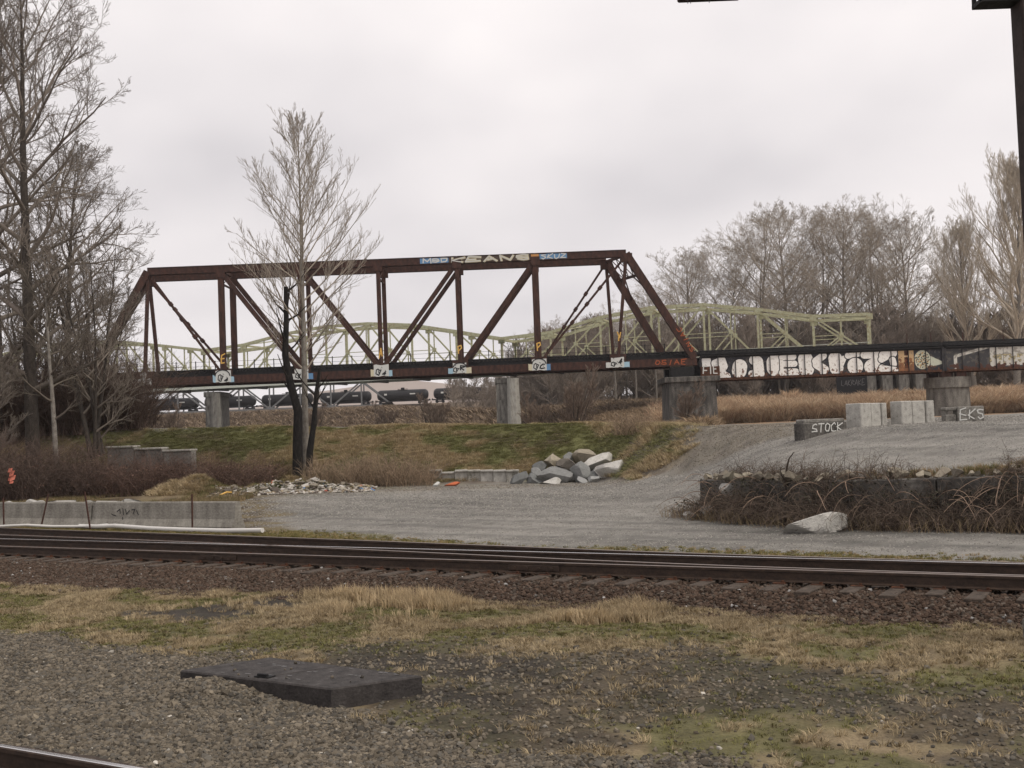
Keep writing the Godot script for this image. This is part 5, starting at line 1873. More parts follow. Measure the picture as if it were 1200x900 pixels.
	hs.tube(PackedVector3Array([Vector3(0, 0, 0), Vector3(0.1, 0.3, 0), Vector3(0.16, 0.55, 0), Vector3(0.26, 0.74, 0)]), 0.014, 0.005, 4)
	hs.tube(PackedVector3Array([Vector3(0.12, 0.4, 0), Vector3(0.05, 0.52, 0)]), 0.008, 0.004, 3)
	hn = obj("bare_twig", hs, M.tint)  # a lone thin twig standing up out of the brambles
	hn.position = Vector3(9.2, 1.05, -28.4)
	tag(hn, "thin bare twig rising above the middle of the retaining wall", "plant")
	# bare shrubs on the river bank under the truss
	var st := {"shape": "round", "stems": 7, "limbs": 56, "from": 0.1, "reach": 0.4, "low_angle": 50.0, "top_angle": 18.0, "levels": 2, "kids": [8, 7], "spread": 30.0, "ratio": 0.6, "wob": 0.14, "lift": 0.05, "tip": 0.012, "col": Color(0.19, 0.145, 0.115), "wander": 0.04, "lean": 0.5}
	var t := thing("bare_shrub", "dark bare shrub on the bank right of the pale pier", "shrub", on_land(4.6, -88.0) + Vector3.UP * 0.3, "bare shrubs on the river bank")
	t.position.y = 1.6
	tree(t, 5.4, 0.10, 151, st, M.bark_dark)
	for e in [[-33.0, -112.0, 0.75, "reddish bare shrub below the narrow pier"], [12.5, -84.0, 0.62, "bare shrub on the tan bank left of the dark stained pier"], [-26.0, -150.0, 0.8, "bare shrub on the bank under the grey truss"], [-10.5, -150.0, 0.95, "bare shrub left of the pale pier"], [-17.0, -150.0, 0.8, "bare shrub below the middle of the truss"], [1.2, -84.0, 0.6, "low bare shrub at the foot of the pale pier"]]:
		var c := copy(t, "bare_shrub", on_land(e[0], e[1]), e[0], Vector3(e[2] * 1.2, e[2], e[2] * 1.2), e[3], "bare shrubs on the river bank")
		c.position.y = maxf(c.position.y, 1.2 - e[1] * 0.008)


func wall_point(t: float) -> Vector2:
	# t runs 0..1 along the first 20 metres of the wall
	var left := t * 22.0
	for i in WALL.size() - 1:
		var p: Vector2 = WALL[i]
		var q: Vector2 = WALL[i + 1]
		var l := p.distance_to(q)
		if left <= l:
			return p.lerp(q, left / l)
		left -= l
	return WALL[4]


func wall_turn(t: float) -> float:
	var d := wall_point(t + 0.02) - wall_point(t - 0.02 if t > 0.02 else 0.0)
	return -atan2(d.y, d.x)


# ---------------------------------------------------------------- stones
func boulder_mesh(seed_: int, size: Vector3, cuts: int, col := Color(1, 1, 1)) -> MB:
	var rr := RandomNumberGenerator.new()
	rr.seed = seed_
	var planes := []
	for i in cuts:
		planes.append([Vector3(rr.randf_range(-1, 1), rr.randf_range(-0.6, 1), rr.randf_range(-0.7, 1)).normalized(), rr.randf_range(0.28, 0.55)])
	var b := MB.new()
	b.col = col
	var n := 10
	var grids := []
	var lo := Vector3.ONE * 9.0
	var hi := Vector3.ONE * -9.0
	for f in 6:
		var ax := f % 3
		var sg := 1.0 if f < 3 else -1.0
		var grid := []
		for i in n + 1:
			for j in n + 1:
				var p := Vector3.ZERO
				p[ax] = sg
				p[(ax + 1) % 3] = i * 2.0 / n - 1.0
				p[(ax + 2) % 3] = j * 2.0 / n - 1.0
				p = p.normalized()
				for pl in planes:
					var e: float = p.dot(pl[0]) - pl[1]
					if e > 0.0:
						p -= pl[0] * e
				p *= 1.0 + nz.get_noise_3d(p.x * 40.0 + seed_ * 9.0, p.y * 40.0, p.z * 40.0) * 0.035
				lo = lo.min(p)
				hi = hi.max(p)
				grid.append(p)
		grids.append(grid)
	# brought to the wanted size, centred
	var mid := (lo + hi) / 2
	var k := size / (hi - lo)
	for grid in grids:
		for i in n:
			for j in n:
				var p: Vector3 = (grid[i * (n + 1) + j] - mid) * k
				var q: Vector3 = (grid[(i + 1) * (n + 1) + j] - mid) * k
				var r: Vector3 = (grid[(i + 1) * (n + 1) + j + 1] - mid) * k
				var s: Vector3 = (grid[i * (n + 1) + j + 1] - mid) * k
				for tr in [[p, q, r], [p, r, s]]:
					var nn: Vector3 = (tr[1] - tr[0]).cross(tr[2] - tr[0])
					if nn.length() < 1e-9:
						continue
					nn = nn.normalized()
					if nn.dot(p) < 0:
						nn = -nn
					b.tri(tr[0], tr[1], tr[2], nn)
	return b


func make_stones() -> void:
	var grey := Color(0.26, 0.262, 0.255)
	var dark := Color(0.15, 0.153, 0.15)
	var pale := Color(0.54, 0.52, 0.48)
	var tan_ := Color(0.33, 0.29, 0.225)
	var brown := Color(0.16, 0.142, 0.122)
	var list := [
		[Vector3(0.13, 0.36, -54.00), 0.80, 0.70, dark, "dark grey boulder at the left end of the pile"],
		[Vector3(0.87, 0.30, -54.10), 0.68, 0.64, dark * 1.2, "dark grey boulder second from the left in the bottom row"],
		[Vector3(1.18, 0.90, -55.20), 0.65, 0.48, dark * 0.9, "small dark boulder on the left shoulder of the pile"],
		[Vector3(1.05, 0.62, -54.60), 0.56, 0.5, grey, "grey boulder above the second bottom boulder"],
		[Vector3(1.83, 1.14, -55.50), 1.05, 0.7, tan_ * 1.15, "pale tan boulder high on the left of the pile"],
		[Vector3(2.47, 0.90, -55.00), 0.92, 0.65, brown, "dark brown boulder under the small top stone"],
		[Vector3(2.63, 1.26, -56.20), 0.52, 0.5, grey, "small grey stone on top of the pile, left of the highest boulder"],
		[Vector3(1.94, 0.45, -54.20), 1.38, 0.82, grey * 0.85, "broad grey boulder in the middle of the bottom row"],
		[Vector3(1.58, 0.22, -53.40), 0.85, 0.42, pale * 0.9, "low white stone in front of the broad grey boulder"],
		[Vector3(3.05, 0.58, -54.30), 0.86, 0.95, grey * 0.9, "tall striped grey boulder right of the broad one"],
		[Vector3(3.82, 0.52, -54.90), 0.72, 0.55, dark * 1.1, "dark boulder below the white speckled one"],
		[Vector3(3.35, 1.26, -56.00), 1.05, 0.70, tan_ * 0.9, "tan grey boulder at the very top of the pile"],
		[Vector3(3.93, 1.02, -55.60), 1.36, 0.78, pale * 0.95, "white speckled boulder right of the highest one"],
		[Vector3(4.62, 0.58, -54.30), 1.42, 0.95, pale, "big pointed white boulder at the right of the pile"],
		[Vector3(5.31, 0.58, -55.20), 0.62, 0.62, dark, "dark boulder at the right end behind the pointed white one"],
		[Vector3(3.12, 0.24, -53.70), 0.44, 0.34, grey * 1.2, "small grey stone before the striped boulder"],
		[Vector3(3.63, 0.26, -53.80), 0.48, 0.3, grey * 1.4, "small light stone left of the pointed white boulder"]]
	for i in list.size():
		var e: Array = list[i]
		var o := obj("boulder", boulder_mesh(400 + i * 3, Vector3(e[1] * 1.16, e[2] * 1.18, e[1] * 1.0), 9, e[3] * 1.12), M.stone)
		o.position = e[0]
		o.rotation.y = fmod(i * 0.9, 0.7) - 0.35
		tag(o, e[4], "boulder", "boulders piled by the dike")
	# two hidden stones carry the upper ones
	for e in [[Vector3(2.3, 0.4, -55.4), 1.9, "dark boulder mostly hidden under the pale tan one"], [Vector3(3.9, 0.4, -56.0), 2.0, "dark boulder mostly hidden under the highest one"]]:
		var o := obj("boulder", boulder_mesh(480 + int(e[1] * 10), Vector3(1.9, 1.2, 1.3), 10, dark), M.stone)
		o.position = e[0]
		tag(o, e[2], "boulder", "boulders piled by the dike")
	var w := obj("boulder", boulder_mesh(492, Vector3(1.5, 0.6, 0.8), 18, pale * 1.05), M.stone)
	w.position = Vector3(7.16, 0.2, -27.75)
	w.rotation.y = 0.1
	tag(w, "low white boulder in front of the brambles", "boulder")
	# stones along the top of the retaining wall
	var rr := RandomNumberGenerator.new()
	rr.seed = 31
	for i in 44:
		var p := wall_point(0.02 + i * 0.0135)
		var s := rr.randf_range(0.14, 0.34)
		var o := obj("rubble_stone", boulder_mesh(500 + i % 5, Vector3(s * 1.4, s, s), 9, tan_ * rr.randf_range(0.5, 1.2)), M.stone)
		o.position = Vector3(p.x - 0.05 - rr.randf() * 0.3, 0.0, p.y - 0.12 - rr.randf() * 0.4)
		o.position.y = 1.08 + (0.02 + i * 0.0135) * 0.35 + s * 0.3
		o.rotation.y = rr.randf() * TAU
		tag(o, "rubble stone in the line along the top of the retaining wall", "stone", "rubble on the retaining wall")
	for e in [[Vector3(5.45, 0.22, -32.6), 0.42, "white broken block at the left end of the bramble wall"], [Vector3(4.9, 0.12, -32.9), 0.26, "small white block left of the bramble wall"], [Vector3(5.95, 0.85, -32.3), 0.40, "pale broken slab leaning on the left end of the retaining wall"]]:
		var o := obj("concrete_chunk", boulder_mesh(530, Vector3(e[1] * 1.3, e[1], e[1]), 9, pale * 0.85), M.stone)
		o.position = e[0]
		o.rotation = Vector3(0, 0.5, 0.3)
		tag(o, e[2], "concrete")
	# rubble and rubbish heap by the road
	var small := []
	for k in 4:
		small.append(boulder_mesh(540 + k, Vector3(0.3, 0.2, 0.26), 9).mesh())
	for i in 64:
		var u := rr.randf()
		var x := lerpf(-13.3, -7.3, u)
		var z := -51.6 - rr.randf() * 1.7 - 0.25 * absf(u - 0.5)
		var o := MeshInstance3D.new()
		o.name = numbered(self, "rubble_stone")
		o.mesh = small[i % 4]
		o.material_override = M.rubble[i % 4]
		add_child(o)
		var s := rr.randf_range(0.6, 1.7)
		o.scale = Vector3(s, s, s)
		o.position = Vector3(x, land(x, z) + 0.03 * s, z)
		o.rotation = Vector3(0, rr.randf() * TAU, rr.randf_range(-0.3, 0.3))
		tag(o, "broken pale stone in the rubble heap below the charred trunks", "stone", "rubble heap by the gravel road")
	var xf := []
	var cc := PackedColorArray()
	var peb := pebble(9, 0.6)
	for i in 2600:
		var u := rr.randf()
		var x := lerpf(-13.8, -6.4, u)
		var z := -51.2 - rr.randf() * 2.2
		var r := rr.randf_range(0.03, 0.11)
		xf.append(placed(Vector3(x, land(x, z) + r * 0.3, z), Vector3(r * 1.4, r, r), rr, 0.5))
		var k := rr.randf()
		if rr.randf() < 0.06:
			cc.append([Color(0.10, 0.2, 0.36), Color(0.62, 0.62, 0.6), Color(0.4, 0.12, 0.08), Color(0.05, 0.05, 0.05)][i % 4])
			continue
		cc.append((Color(0.40, 0.37, 0.33) if k < 0.5 else (Color(0.12, 0.10, 0.085) if k < 0.85 else Color(0.30, 0.24, 0.16))) * rr.randf_range(0.6, 1.3))
	scatter("rubble_litter", peb, M.tint, xf, cc, "small rubble and litter spread around the heap below the charred trunks", "rubble")
	for i in 14:
		var x := lerpf(-20.6, -14.6, i / 13.0)
		var z := -45.0 - rr.randf() * 2.0 + (x + 20.0) * 0.2
		var s := rr.randf_range(0.6, 1.15)
		var o := obj("concrete_chunk", boulder_mesh(560 + i % 4, Vector3(s * 1.3, s * 0.7, s), 9, pale * rr.randf_range(0.55, 0.85)), M.stone)
		o.position = Vector3(x, land(x, z) + s * 0.2, z)
		o.rotation.y = i * 1.3
		tag(o, "pale broken concrete lying behind the barriers", "concrete", "broken concrete behind the barriers")


# ---------------------------------------------------------------- built things of the yard
func make_yard() -> void:
	# concrete barriers along the track
	var prof := PackedVector2Array([Vector2(-0.30, 0.0), Vector2(0.30, 0.0), Vector2(0.30, 0.08), Vector2(0.165, 0.30), Vector2(0.10, 0.80), Vector2(0.075, 0.84), Vector2(-0.075, 0.84), Vector2(-0.10, 0.80), Vector2(-0.165, 0.30), Vector2(-0.30, 0.08)])
	var spans := [[-27.5, -21.5, 8.62, 8.80, "grey concrete barrier at the left edge of the view"], [-21.42, -15.15, 8.80, 8.98, "grey concrete barrier with small scribbled tag and a chipped right end"]]
	for e in spans:
		var t := thing("concrete_barrier", e[4], "barrier", Vector3.ZERO, "concrete barriers along the track")
		var b := MB.new()
		var st := []
		for k in 9:
			var u := k / 8.0
			st.append([at_track(lerpf(e[0], e[1], u), lerpf(e[2], e[3], u), 0.01), TD.cross(Vector3.UP)])
		b.sweep(prof, st)
		obj("block", b, M.barrier, t)
		if e[0] > -25.0:
			var sc := MB.new()
			var marks := [[0.0, 0.10, 0.12, 0.02, 0.30, -0.02], [0.34, 0.12, 0.46, 0.20, 0.50, 0.06], [0.60, 0.22, 0.66, 0.02], [0.72, 0.20, 0.80, 0.04, 0.92, 0.16], [1.02, 0.18, 1.18, 0.20, 1.10, 0.04], [1.25, 0.16, 1.36, 0.02], [0.62, -0.06, 0.64, -0.18]]
			for mk in marks:
				var pts := []
				for k in range(0, mk.size(), 2):
					pts.append(Vector2(mk[k], mk[k + 1]))
				sc.stroke(at_track(-20.6, 8.675, 0.42), TD, (Vector3.UP + TN * 0.13).normalized(), pts, 0.03)
			obj("scribble", sc, M.paint_black, t)
	var stakes := [[-27.0, 8.1, 1.05, 0.02, "leftmost rusty stake before the concrete barrier"], [-25.3, 8.1, 1.05, 0.0, "upright rusty stake second from the left before the barrier"], [-23.4, 8.1, 1.15, 0.28, "rusty stake leaning right before the barrier"], [-20.7, 8.0, 1.25, -0.14, "rusty stake at the joint of the two barriers"], [-15.95, 7.85, 1.15, 0.02, "rusty stake near the right end of the barrier"]]
	for e in stakes:
		var p := at_track(e[0], e[1])
		var b := MB.new()
		var top := Vector3(e[3] * e[2], e[2], 0)
		b.beam(Vector3(0, -0.15, 0), top, 0.045, 0.012, TN)
		b.beam(Vector3(0, -0.15, 0) - TN * 0.022, top - TN * 0.022, 0.012, 0.045, TN)
		var o := obj("metal_stake", b, M.rust, self)
		o.position = p
		tag(o, e[4], "stake", "rusty stakes before the barriers")
	# white plastic pipes on the ground
	for e in [[[-26.4, 7.7, -23.6, 7.75, -21.6, 8.15, -20.2, 8.25], 0.045, "thin white pipe along the foot of the left barrier"], [[-21.6, 8.28, -19.5, 7.95, -16.0, 7.65, -12.6, 7.3], 0.07, "thick white pipe lying before the right barrier"]]:
		var q: Array = e[0]
		var pts := PackedVector3Array()
		for k in 4:
			pts.append(at_track(q[k * 2], q[k * 2 + 1], 0.09 + 0.06 * (k % 2)))
		var b := MB.new()
		var o := MB.new()
		for k in 3:
			o.tube(PackedVector3Array([pts[k], pts[k].lerp(pts[k + 1], 0.5) - Vector3.UP * 0.02, pts[k + 1]]), e[1], e[1], 10, true)
		var n := obj("white_pipe", o, M.white_plastic)
		tag(n, e[2], "pipe")
	# the dark concrete hatch in the foreground
	var h := thing("concrete_hatch", "dark weathered two leaf concrete hatch slab in the foreground gravel", "hatch")
	var c := [at_track(0.40, -8.02), at_track(2.66, -8.12), at_track(3.20, -7.28), at_track(0.88, -7.08)]
	for k in 2:
		var u0 := k * 0.506
		var u1 := u0 + 0.494
		var a: Vector3 = c[0].lerp(c[1], u0)
		var b2: Vector3 = c[0].lerp(c[1], u1)
		var d: Vector3 = c[3].lerp(c[2], u0)
		var e: Vector3 = c[3].lerp(c[2], u1)
		hatch_leaf(h, a, b2, e, d)
	var b := MB.new()
	var mid: Vector3 = c[0].lerp(c[1], 0.53) + TN * 0.10
	b.obox(mid + Vector3.UP * 0.205, TD * 0.07, TN * 0.02, Vector3.UP * 0.018, 0.006)
	b.obox(mid + Vector3.UP * 0.189 + TN * 0.03, TD * 0.10, TN * 0.06, Vector3.UP * 0.006)
	obj("lifting_handle", b, M.black_steel, h)
	b = MB.new()
	var rr := RandomNumberGenerator.new()
	rr.seed = 91
	for k in 26:
		# pale flakes of old paint on the slab
		var u := rr.randf_range(0.1, 0.95)
		var v := rr.randf_range(0.55, 0.93) if k < 18 else rr.randf_range(0.05, 0.3)
		var p: Vector3 = c[0].lerp(c[1], u).lerp(c[3].lerp(c[2], u), v) + Vector3.UP * (0.184 + 0.0004 * k)
		b.quad(p, p + TD * rr.randf_range(0.02, 0.09), p + TD * rr.randf_range(0.02, 0.08) + TN * rr.randf_range(0.01, 0.03), p + TN * 0.018, Vector3.UP)
	obj("paint_flakes", b, M.flakes, h)
	# old retaining wall under the brambles
	var w := thing("retaining_wall", "old dark concrete retaining wall overgrown with brambles", "wall")
	for k in 9:
		var t0 := 0.005 + k * 0.09
		var t1 := t0 + 0.0885
		for sub in 2:
			var u0 := lerpf(t0, t1, sub * 0.5)
			var u1 := lerpf(t0, t1, sub * 0.5 + 0.5)
			var p := wall_point(u0)
			var q := wall_point(u1)
			var top := 1.08 + u0 * 0.35
			var m := MB.new()
			m.beam(Vector3(p.x, top / 2 - 0.2, p.y), Vector3(q.x, top / 2 - 0.2, q.y), 0.34, top + 0.4, Vector3.ZERO, 0.02)
			obj("wall_section", m, M.dark_concrete, w)
	# broken wall by the boulders, low wall behind the thicket
	w = thing("broken_wall", "low broken concrete wall left of the boulders", "wall")
	for k in 7:
		var p := Vector3(-4.15 + k * 0.62, 0, -55.9 + k * 0.11)
		var m := MB.new()
		var hh: float = 0.86 - 0.02 * k - (0.1 if k == 1 else 0.0)
		m.box(p + Vector3(0.3, hh / 2 - 0.1, 0), Vector3(0.618, hh + 0.2, 0.42), 0.02)
		m.box(p + Vector3(0.3, hh + 0.03, 0.05), Vector3(0.61, 0.09, 0.56), 0.02)
		obj("wall_section", m, M.block if k % 3 else M.concrete, w)
	w = thing("low_wall", "low concrete wall with pale coping behind the brambles at the left", "wall")
	for k in 3:
		var p := Vector3(-20.7 + k * 1.62, 0, -59.0 + k * 0.62)
		var q := p + Vector3(1.58, 0, 0.6)
		var m := MB.new()
		var y := 2.45 - k * 0.14
		m.beam(p + Vector3.UP * (y / 2), q + Vector3.UP * (y / 2), 0.4, y + 0.2, Vector3.ZERO, 0.02)
		obj("wall_section", m, M.old_concrete, w)
		m = MB.new()
		m.beam(p + Vector3.UP * (y + 0.16), q + Vector3.UP * (y + 0.16), 0.62, 0.10, Vector3.ZERO, 0.02)
		obj("coping", m, M.concrete, w)
	# concrete blocks on the ramp crest
	stack_block(Vector3(12.94, 0, -42.4), 0.62, [0.58, 0.55, 0.28], 0.80, "grey concrete block group left of the two, showing its lit end", 0.62)
	stack_block(Vector3(14.78, 0, -42.95), 0.42, [0.50, 0.60, 0.38], 0.80, "grey concrete block group right of the two, beside the round pier", 0.55)
	var s := thing("concrete_block", "low dark concrete block tagged in white on the ramp crest", "concrete block", on_land(11.03, -41.5) - Vector3.UP * 0.02, "concrete blocks on the ramp", 0.45)
	s.scale = Vector3.ONE * 1.13
	b = MB.new()
	b.box(Vector3(0, 0.07, 0), Vector3(1.75, 0.66, 0.5), 0.03)
	obj("block", b, M.dark_concrete, s)
	b = MB.new()
	b.box(Vector3(0, 0.45, 0), Vector3(1.65, 0.13, 0.42), 0.03)
	obj("ledge", b, M.old_concrete, s)
	letters("STOCK", Vector3(-0.55, 0.10, 0.262), Vector3.RIGHT, Vector3.UP, Vector2(0.19, 0.26), 0.06, 0.035, M.paint_white, s, "white_tag")
	s = thing("concrete_block", "small concrete block with three white letters at the foot of the round pier", "concrete block", on_land(16.95, -43.5), "concrete blocks on the ramp")
	s.scale = Vector3.ONE * 1.06
	b = MB.new()
	b.box(Vector3(0.2, 0.24, 0), Vector3(0.95, 0.58, 0.5), 0.03)
	b.box(Vector3(-0.5, 0.12, 0), Vector3(0.40, 0.28, 0.4), 0.03)
	b.box(Vector3(-0.5, 0.46, 0), Vector3(0.42, 0.12, 0.42), 0.03)
	b.box(Vector3(-0.62, 0.32, -0.05), Vector3(0.12, 0.2, 0.3))
	obj("block", b, M.old_concrete, s)
	letters("EKS", Vector3(-0.2, 0.06, 0.262), Vector3.RIGHT, Vector3.UP, Vector2(0.22, 0.38), 0.08, 0.04, M.paint_white, s, "white_tag")
	# litter that can be told apart
	for e in [[Vector3(-2.97, 0.1, -54.0), Vector3(0.75, 0.26, 0.4), M.litter_orange, "orange plastic sack before the broken wall"], [Vector3(-3.7, 0.1, -53.8), Vector3(0.35, 0.3, 0.3), M.paint_white, "white plastic bottle left of the orange sack"], [Vector3(-10.75, 0.55, -53.0), Vector3(0.55, 0.3, 0.4), M.paint_blue, "blue bag at the back of the rubble heap"]]:
		var o := obj("litter", boulder_mesh(600, e[1], 7), e[2])
		o.position = e[0]
		if e[0].y < 1.0:
			o.position.y = land(e[0].x, e[0].z) + e[1].y * 0.25
		tag(o, e[3], "litter")
	b = MB.new()
	for k in 9:
		var p := Vector3(-23.3 + 0.05 * (k % 3) + rr.randf_range(-0.06, 0.06), 1.85 - k * 0.075, -53.1 + rr.randf_range(-0.05, 0.05))
		var u := Vector3(rr.randf_range(0.08, 0.2), rr.randf_range(-0.1, 0.05), rr.randf_range(-0.1, 0.1))
		var v := Vector3(rr.randf_range(-0.08, 0.02), -rr.randf_range(0.1, 0.22), rr.randf_range(-0.05, 0.1))
		b.quad(p, p + u, p + u + v, p + v * 1.2, v.cross(u).normalized() * (1.0 if v.cross(u).z > 0 else -1.0))
	tag(obj("rag", b, M.litter_pink), "pink rag hanging in the thicket at the left", "litter")
	b = MB.new()
	b.tube(PackedVector3Array([Vector3(-13.35, 0.12, -51.4), Vector3(-13.2, 0.3, -51.5), Vector3(-12.95, 0.42, -51.7), Vector3(-12.75, 0.40, -51.8)]), 0.05, 0.04, 6, true)
	tag(obj("yellow_strap", b, M.paint_yellow), "yellow strap at the left end of the rubble heap", "litter")


func hatch_leaf(h: Node, a: Vector3, b: Vector3, d: Vector3, e: Vector3) -> void:
	# corners a b (near) d e (far), a slab from below ground to 0.22
	var m := MB.new()
	var y0 := Vector3.UP * -0.12
	var y1 := Vector3.UP * 0.165
	var y2 := Vector3.UP * 0.182
	var mid := (a + b + d + e) / 4
	var q := [a, b, d, e]
	for i in 4:
		var p: Vector3 = q[i]
		var r: Vector3 = q[(i + 1) % 4]
		var nn := (r - p).cross(Vector3.UP).normalized()
		if nn.dot(p - mid) < 0:
			nn = -nn
		m.quad(p + y0, r + y0, r + y1, p + y1, nn)
		var pi_ := p.lerp(mid, 0.018)
		var ri := r.lerp(mid, 0.018)
		m.quad(p + y1, r + y1, ri + y2, pi_ + y2, (nn + Vector3.UP).normalized())
	m.quad(a.lerp(mid, 0.018) + y2, b.lerp(mid, 0.018) + y2, d.lerp(mid, 0.018) + y2, e.lerp(mid, 0.018) + y2, Vector3.UP)
	obj("leaf", m, M.slab_black, h)


func stack_block(at: Vector3, turn: float, widths: Array, h: float, label: String, depth: float) -> void:
	var t := thing("concrete_block", label, "concrete block", on_land(at.x, at.z), "concrete blocks on the ramp", turn)
	t.scale = Vector3.ONE * 1.1
	var x := -0.64
	for k in widths.size():
		var w: float = widths[k]
		var b := MB.new()
		b.box(Vector3(x + w / 2, h / 2 - 0.04, 0.0 - 0.035 * (k % 2)), Vector3(w - 0.03, h + 0.04 - 0.01 * k, depth), 0.025)
		obj("block", b, M.block, t)
		x += w


# ---------------------------------------------------------------- the signal gantry whose column and fittings enter the frame
func make_gantry() -> void:
	var t := thing("signal_gantry", "dark steel signal gantry column at the right edge with fittings above the frame", "signal gantry", Vector3(6.296, 0.43, -13.5))
	t.scale = Vector3.ONE * 0.844
	var m := MB.new()
	m.box(Vector3(0.0, 5.2, 0), Vector3(0.36, 12.0, 0.36), 0.02)
	obj("column", m, M.rust_dark, t)
	m = MB.new()
	m.box(Vector3(0, -0.42, 0), Vector3(0.8, 0.5, 0.8), 0.03)
	obj("footing", m, M.old_concrete, t)
	for z in [-0.35, 0.35]:
		for y in [9.6, 10.7]:
			m = MB.new()
			m.beam(Vector3(0.4, y, z), Vector3(-5.6, y, z), 0.12, 0.14)
			obj("beam", m, M.rust_dark, t)
		for k in 6:
			m = MB.new()
			var x := -k * 0.93
			m.beam(Vector3(x, 9.66 if k % 2 else 10.64, z), Vector3(x - 0.93, 10.64 if k % 2 else 9.66, z), 0.06, 0.07)
			obj("lattice", m, M.rust_dark, t)
	# service platform by the column
	m = MB.new()
	m.box(Vector3(-0.45, 8.48, 0), Vector3(0.55, 0.06, 0.34))
	obj("platform", m, M.black_steel, t)
	for z in [-0.14, 0.14]:
		m = MB.new()
		m.beam(Vector3(-0.70, 8.46, z), Vector3(-0.70, 9.55, z), 0.05, 0.05)
		m.beam(Vector3(-0.45, 8.46, z), Vector3(-0.45, 9.55, z), 0.05, 0.05)
		obj("hanger", m, M.black_steel, t)
	m = MB.new()
	m.beam(Vector3(-0.55, 8.5, 0.1), Vector3(-0.19, 8.75, 0.1), 0.05, 0.05)
	obj("brace", m, M.paint_white, t)
	# signal head whose hood just shows, and a relay box with bristles under it
	m = MB.new()
	m.lathe(Vector3(-2.33, 8.84, 0), Vector3(0, 0, 1), [[-0.2, 0.0], [-0.2, 0.17], [0.25, 0.17], [0.25, 0.0]], 20)
	obj("signal_hood", m, M.tank_black, t)
	m = MB.new()
	m.box(Vector3(-2.33, 9.2, 0), Vector3(0.1, 0.8, 0.1))
	obj("hanger", m, M.black_steel, t)
	m = MB.new()
	m.obox(Vector3(-4.47, 8.90, 0), Vector3(0.44, 0.0, 0), Vector3(0, 0.20, 0), Vector3(0, 0, 0.15), 0.02)
	obj("relay_box", m, M.rust_dark, t)
	m = MB.new()
	for x in [-4.75, -4.15]:
		m.beam(Vector3(x, 9.0, 0), Vector3(x, 9.6, 0), 0.06, 0.06)
	obj("hanger", m, M.black_steel, t)
	m = MB.new()
	for x in [-4.80, -4.76, -4.5]:
		m.beam(Vector3(x, 8.60, 0.1), Vector3(x, 8.75, 0.1), 0.008, 0.008)
	obj("bristles", m, M.tank_black, t)


func make_far_land() -> void:
	# hazy rise beyond the far railway
	var b := MB.new()
	b.col = Color(0.34, 0.29, 0.26)
	var prev := Vector3.ZERO
	for i in 61:
		var x := -620.0 + i * 25.0
		var h := 14.0 + 27.0 * exp(-pow((x + 95.0) / 120.0, 2.0)) + 12.0 * exp(-pow((x - 330.0) / 240.0, 2.0)) + nz.get_noise_1d(x * 0.3) * 6.0
		var p := Vector3(x, h, -860.0)
		if i:
			var nn := Vector3(0, 1, 0.35).normalized()
			b.quad(Vector3(prev.x, 2.0, -690.0), Vector3(p.x, 2.0, -690.0), p, prev, nn)
			b.quad(prev, p, Vector3(p.x, 0.0, -1050.0), Vector3(prev.x, 0.0, -1050.0), Vector3(0, 1, -0.2).normalized())
		prev = p
	tag(obj("hills", b, M.tint), "low hazy rise on the horizon", "", "", "structure")


# ---------------------------------------------------------------- sky
func make_sky() -> PanoramaSkyMaterial:
	var w := 1024
	var hgt := 512
	var no := FastNoiseLite.new()
	no.seed = 21; no.frequency = 1.3; no.fractal_octaves = 5
	var im := Image.create(w, hgt, false, Image.FORMAT_RGBF)
	for y in hgt:
		var el := PI * (0.5 - (y + 0.5) / hgt)
		for x in w:
			var azi := TAU * (x + 0.5) / w
			if azi > PI:
				azi -= TAU
			var d := Vector3(sin(azi) * cos(el), sin(el), -cos(azi) * cos(el))
			# an even deck of cloud, drawn out sideways toward the horizon
			var s := 1.0 / (0.28 + absf(d.y))
			var n := no.get_noise_3d(d.x * s * 0.7, d.z * s * 0.7, 3.0)
			var m := no.get_noise_3d(d.x * s * 1.9 + 9.0, d.z * s * 1.9, 8.0)
			var v := 0.775 + n * 0.20 + m * 0.06
			# thicker band low in front, thinning to the right
			v -= 0.11 * exp(-pow((el - 0.20 + azi * 0.06) / 0.06, 2.0) - pow((azi + 0.03) / 0.36, 2.0)) + 0.07 * exp(-pow((el - 0.12) / 0.06, 2.0) - pow((azi + 0.08) / 0.2, 2.0))
			v += 0.07 * exp(-pow((el - 0.15) / 0.09, 2.0) - pow((azi - 0.36) / 0.16, 2.0))
			v = clampf(v, 0.55, 1.0)
			var warm := clampf((v - 0.62) / 0.3, 0.0, 1.0)
			im.set_pixel(x, y, Color(v, v * lerpf(0.958, 0.945, warm), v * lerpf(0.985, 0.935, warm)))
	var sm := PanoramaSkyMaterial.new()
	sm.panorama = ImageTexture.create_from_image(im)
	return sm


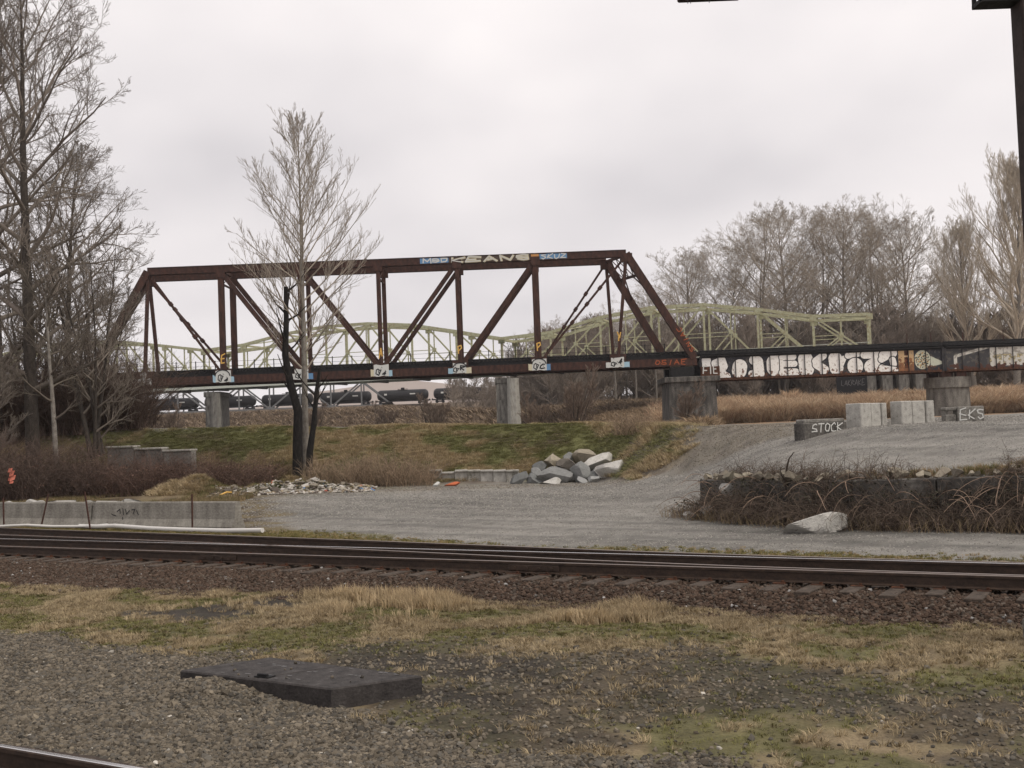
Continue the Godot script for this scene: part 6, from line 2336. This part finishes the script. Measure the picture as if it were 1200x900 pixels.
func _ready() -> void:
	nz.seed = 2; nz.frequency = 0.06; nz.fractal_octaves = 4
	nf.seed = 5; nf.frequency = 0.15; nf.fractal_octaves = 3
	var cam := Camera3D.new()
	cam.name = "camera"
	add_child(cam)
	cam.fov = 36.87
	cam.position = Vector3(0, 2.75, 0)
	cam.basis = Basis(Vector3.RIGHT, atan(53.0 / 1350.0)) * Basis(Vector3.BACK, -0.038)
	cam.far = 3000.0
	cam.current = true
	var we := WorldEnvironment.new()
	we.name = "world"
	var env := Environment.new()
	env.background_mode = Environment.BG_SKY
	env.sky = Sky.new()
	env.sky.sky_material = make_sky()
	env.tonemap_mode = Environment.TONE_MAPPER_LINEAR
	env.tonemap_exposure = 1.13
	env.sdfgi_enabled = true
	env.ssao_enabled = true
	env.ssil_enabled = true
	env.fog_enabled = true
	env.fog_density = 0.00015
	env.fog_light_color = Color(0.93, 0.92, 0.93)
	we.environment = env
	add_child(we)
	var sun := DirectionalLight3D.new()
	sun.name = "sun"
	sun.light_energy = 0.5
	sun.light_color = Color(1.0, 0.97, 0.92)
	sun.light_angular_distance = 18.0
	sun.shadow_enabled = true
	add_child(sun)
	sun.look_at_from_position(Vector3(40, 60, 25), Vector3.ZERO)

	make_materials()
	M.rust_dark = surf(grain(43, 256, 0.02, 0.07, [lin(0.022, 0.016, 0.015), lin(0.036, 0.026, 0.024), lin(0.05, 0.034, 0.03)]), 0.8, 0.8)
	M.paint_mud = flat(lin(0.075, 0.055, 0.045), 0.8)
	M.sooty = surf(grain(44, 256, 0.02, 0.07, [lin(0.012, 0.011, 0.010), lin(0.03, 0.027, 0.025), lin(0.06, 0.055, 0.05)], 3.0), 0.3, 0.9)
	M.ground_far = flat(lin(0.15, 0.115, 0.085), 0.95)
	M.flakes = flat(lin(0.17, 0.165, 0.165), 0.8)
	M.litter_orange = flat(lin(0.50, 0.13, 0.055), 0.7)
	M.litter_pink = flat(lin(0.62, 0.19, 0.13), 0.7)
	M.rubble = [flat(lin(0.34, 0.31, 0.26), 0.9), flat(lin(0.22, 0.19, 0.15), 0.9), flat(lin(0.48, 0.45, 0.41), 0.9), flat(lin(0.12, 0.10, 0.085), 0.9)]
	make_profiles()
	make_ground()
	print("ground ", Time.get_ticks_msec())
	make_far_land()
	make_tracks()
	make_truss_bridge()
	make_girders()
	make_piers()
	make_green_bridge()
	make_far_railway()
	print("built ", Time.get_ticks_msec())
	make_trees()
	print("trees ", Time.get_ticks_msec())
	make_brush()
	make_yard()
	make_gantry()
	make_stones()
	print("yard ", Time.get_ticks_msec())
	make_scatter()
	print("scatter ", Time.get_ticks_msec())
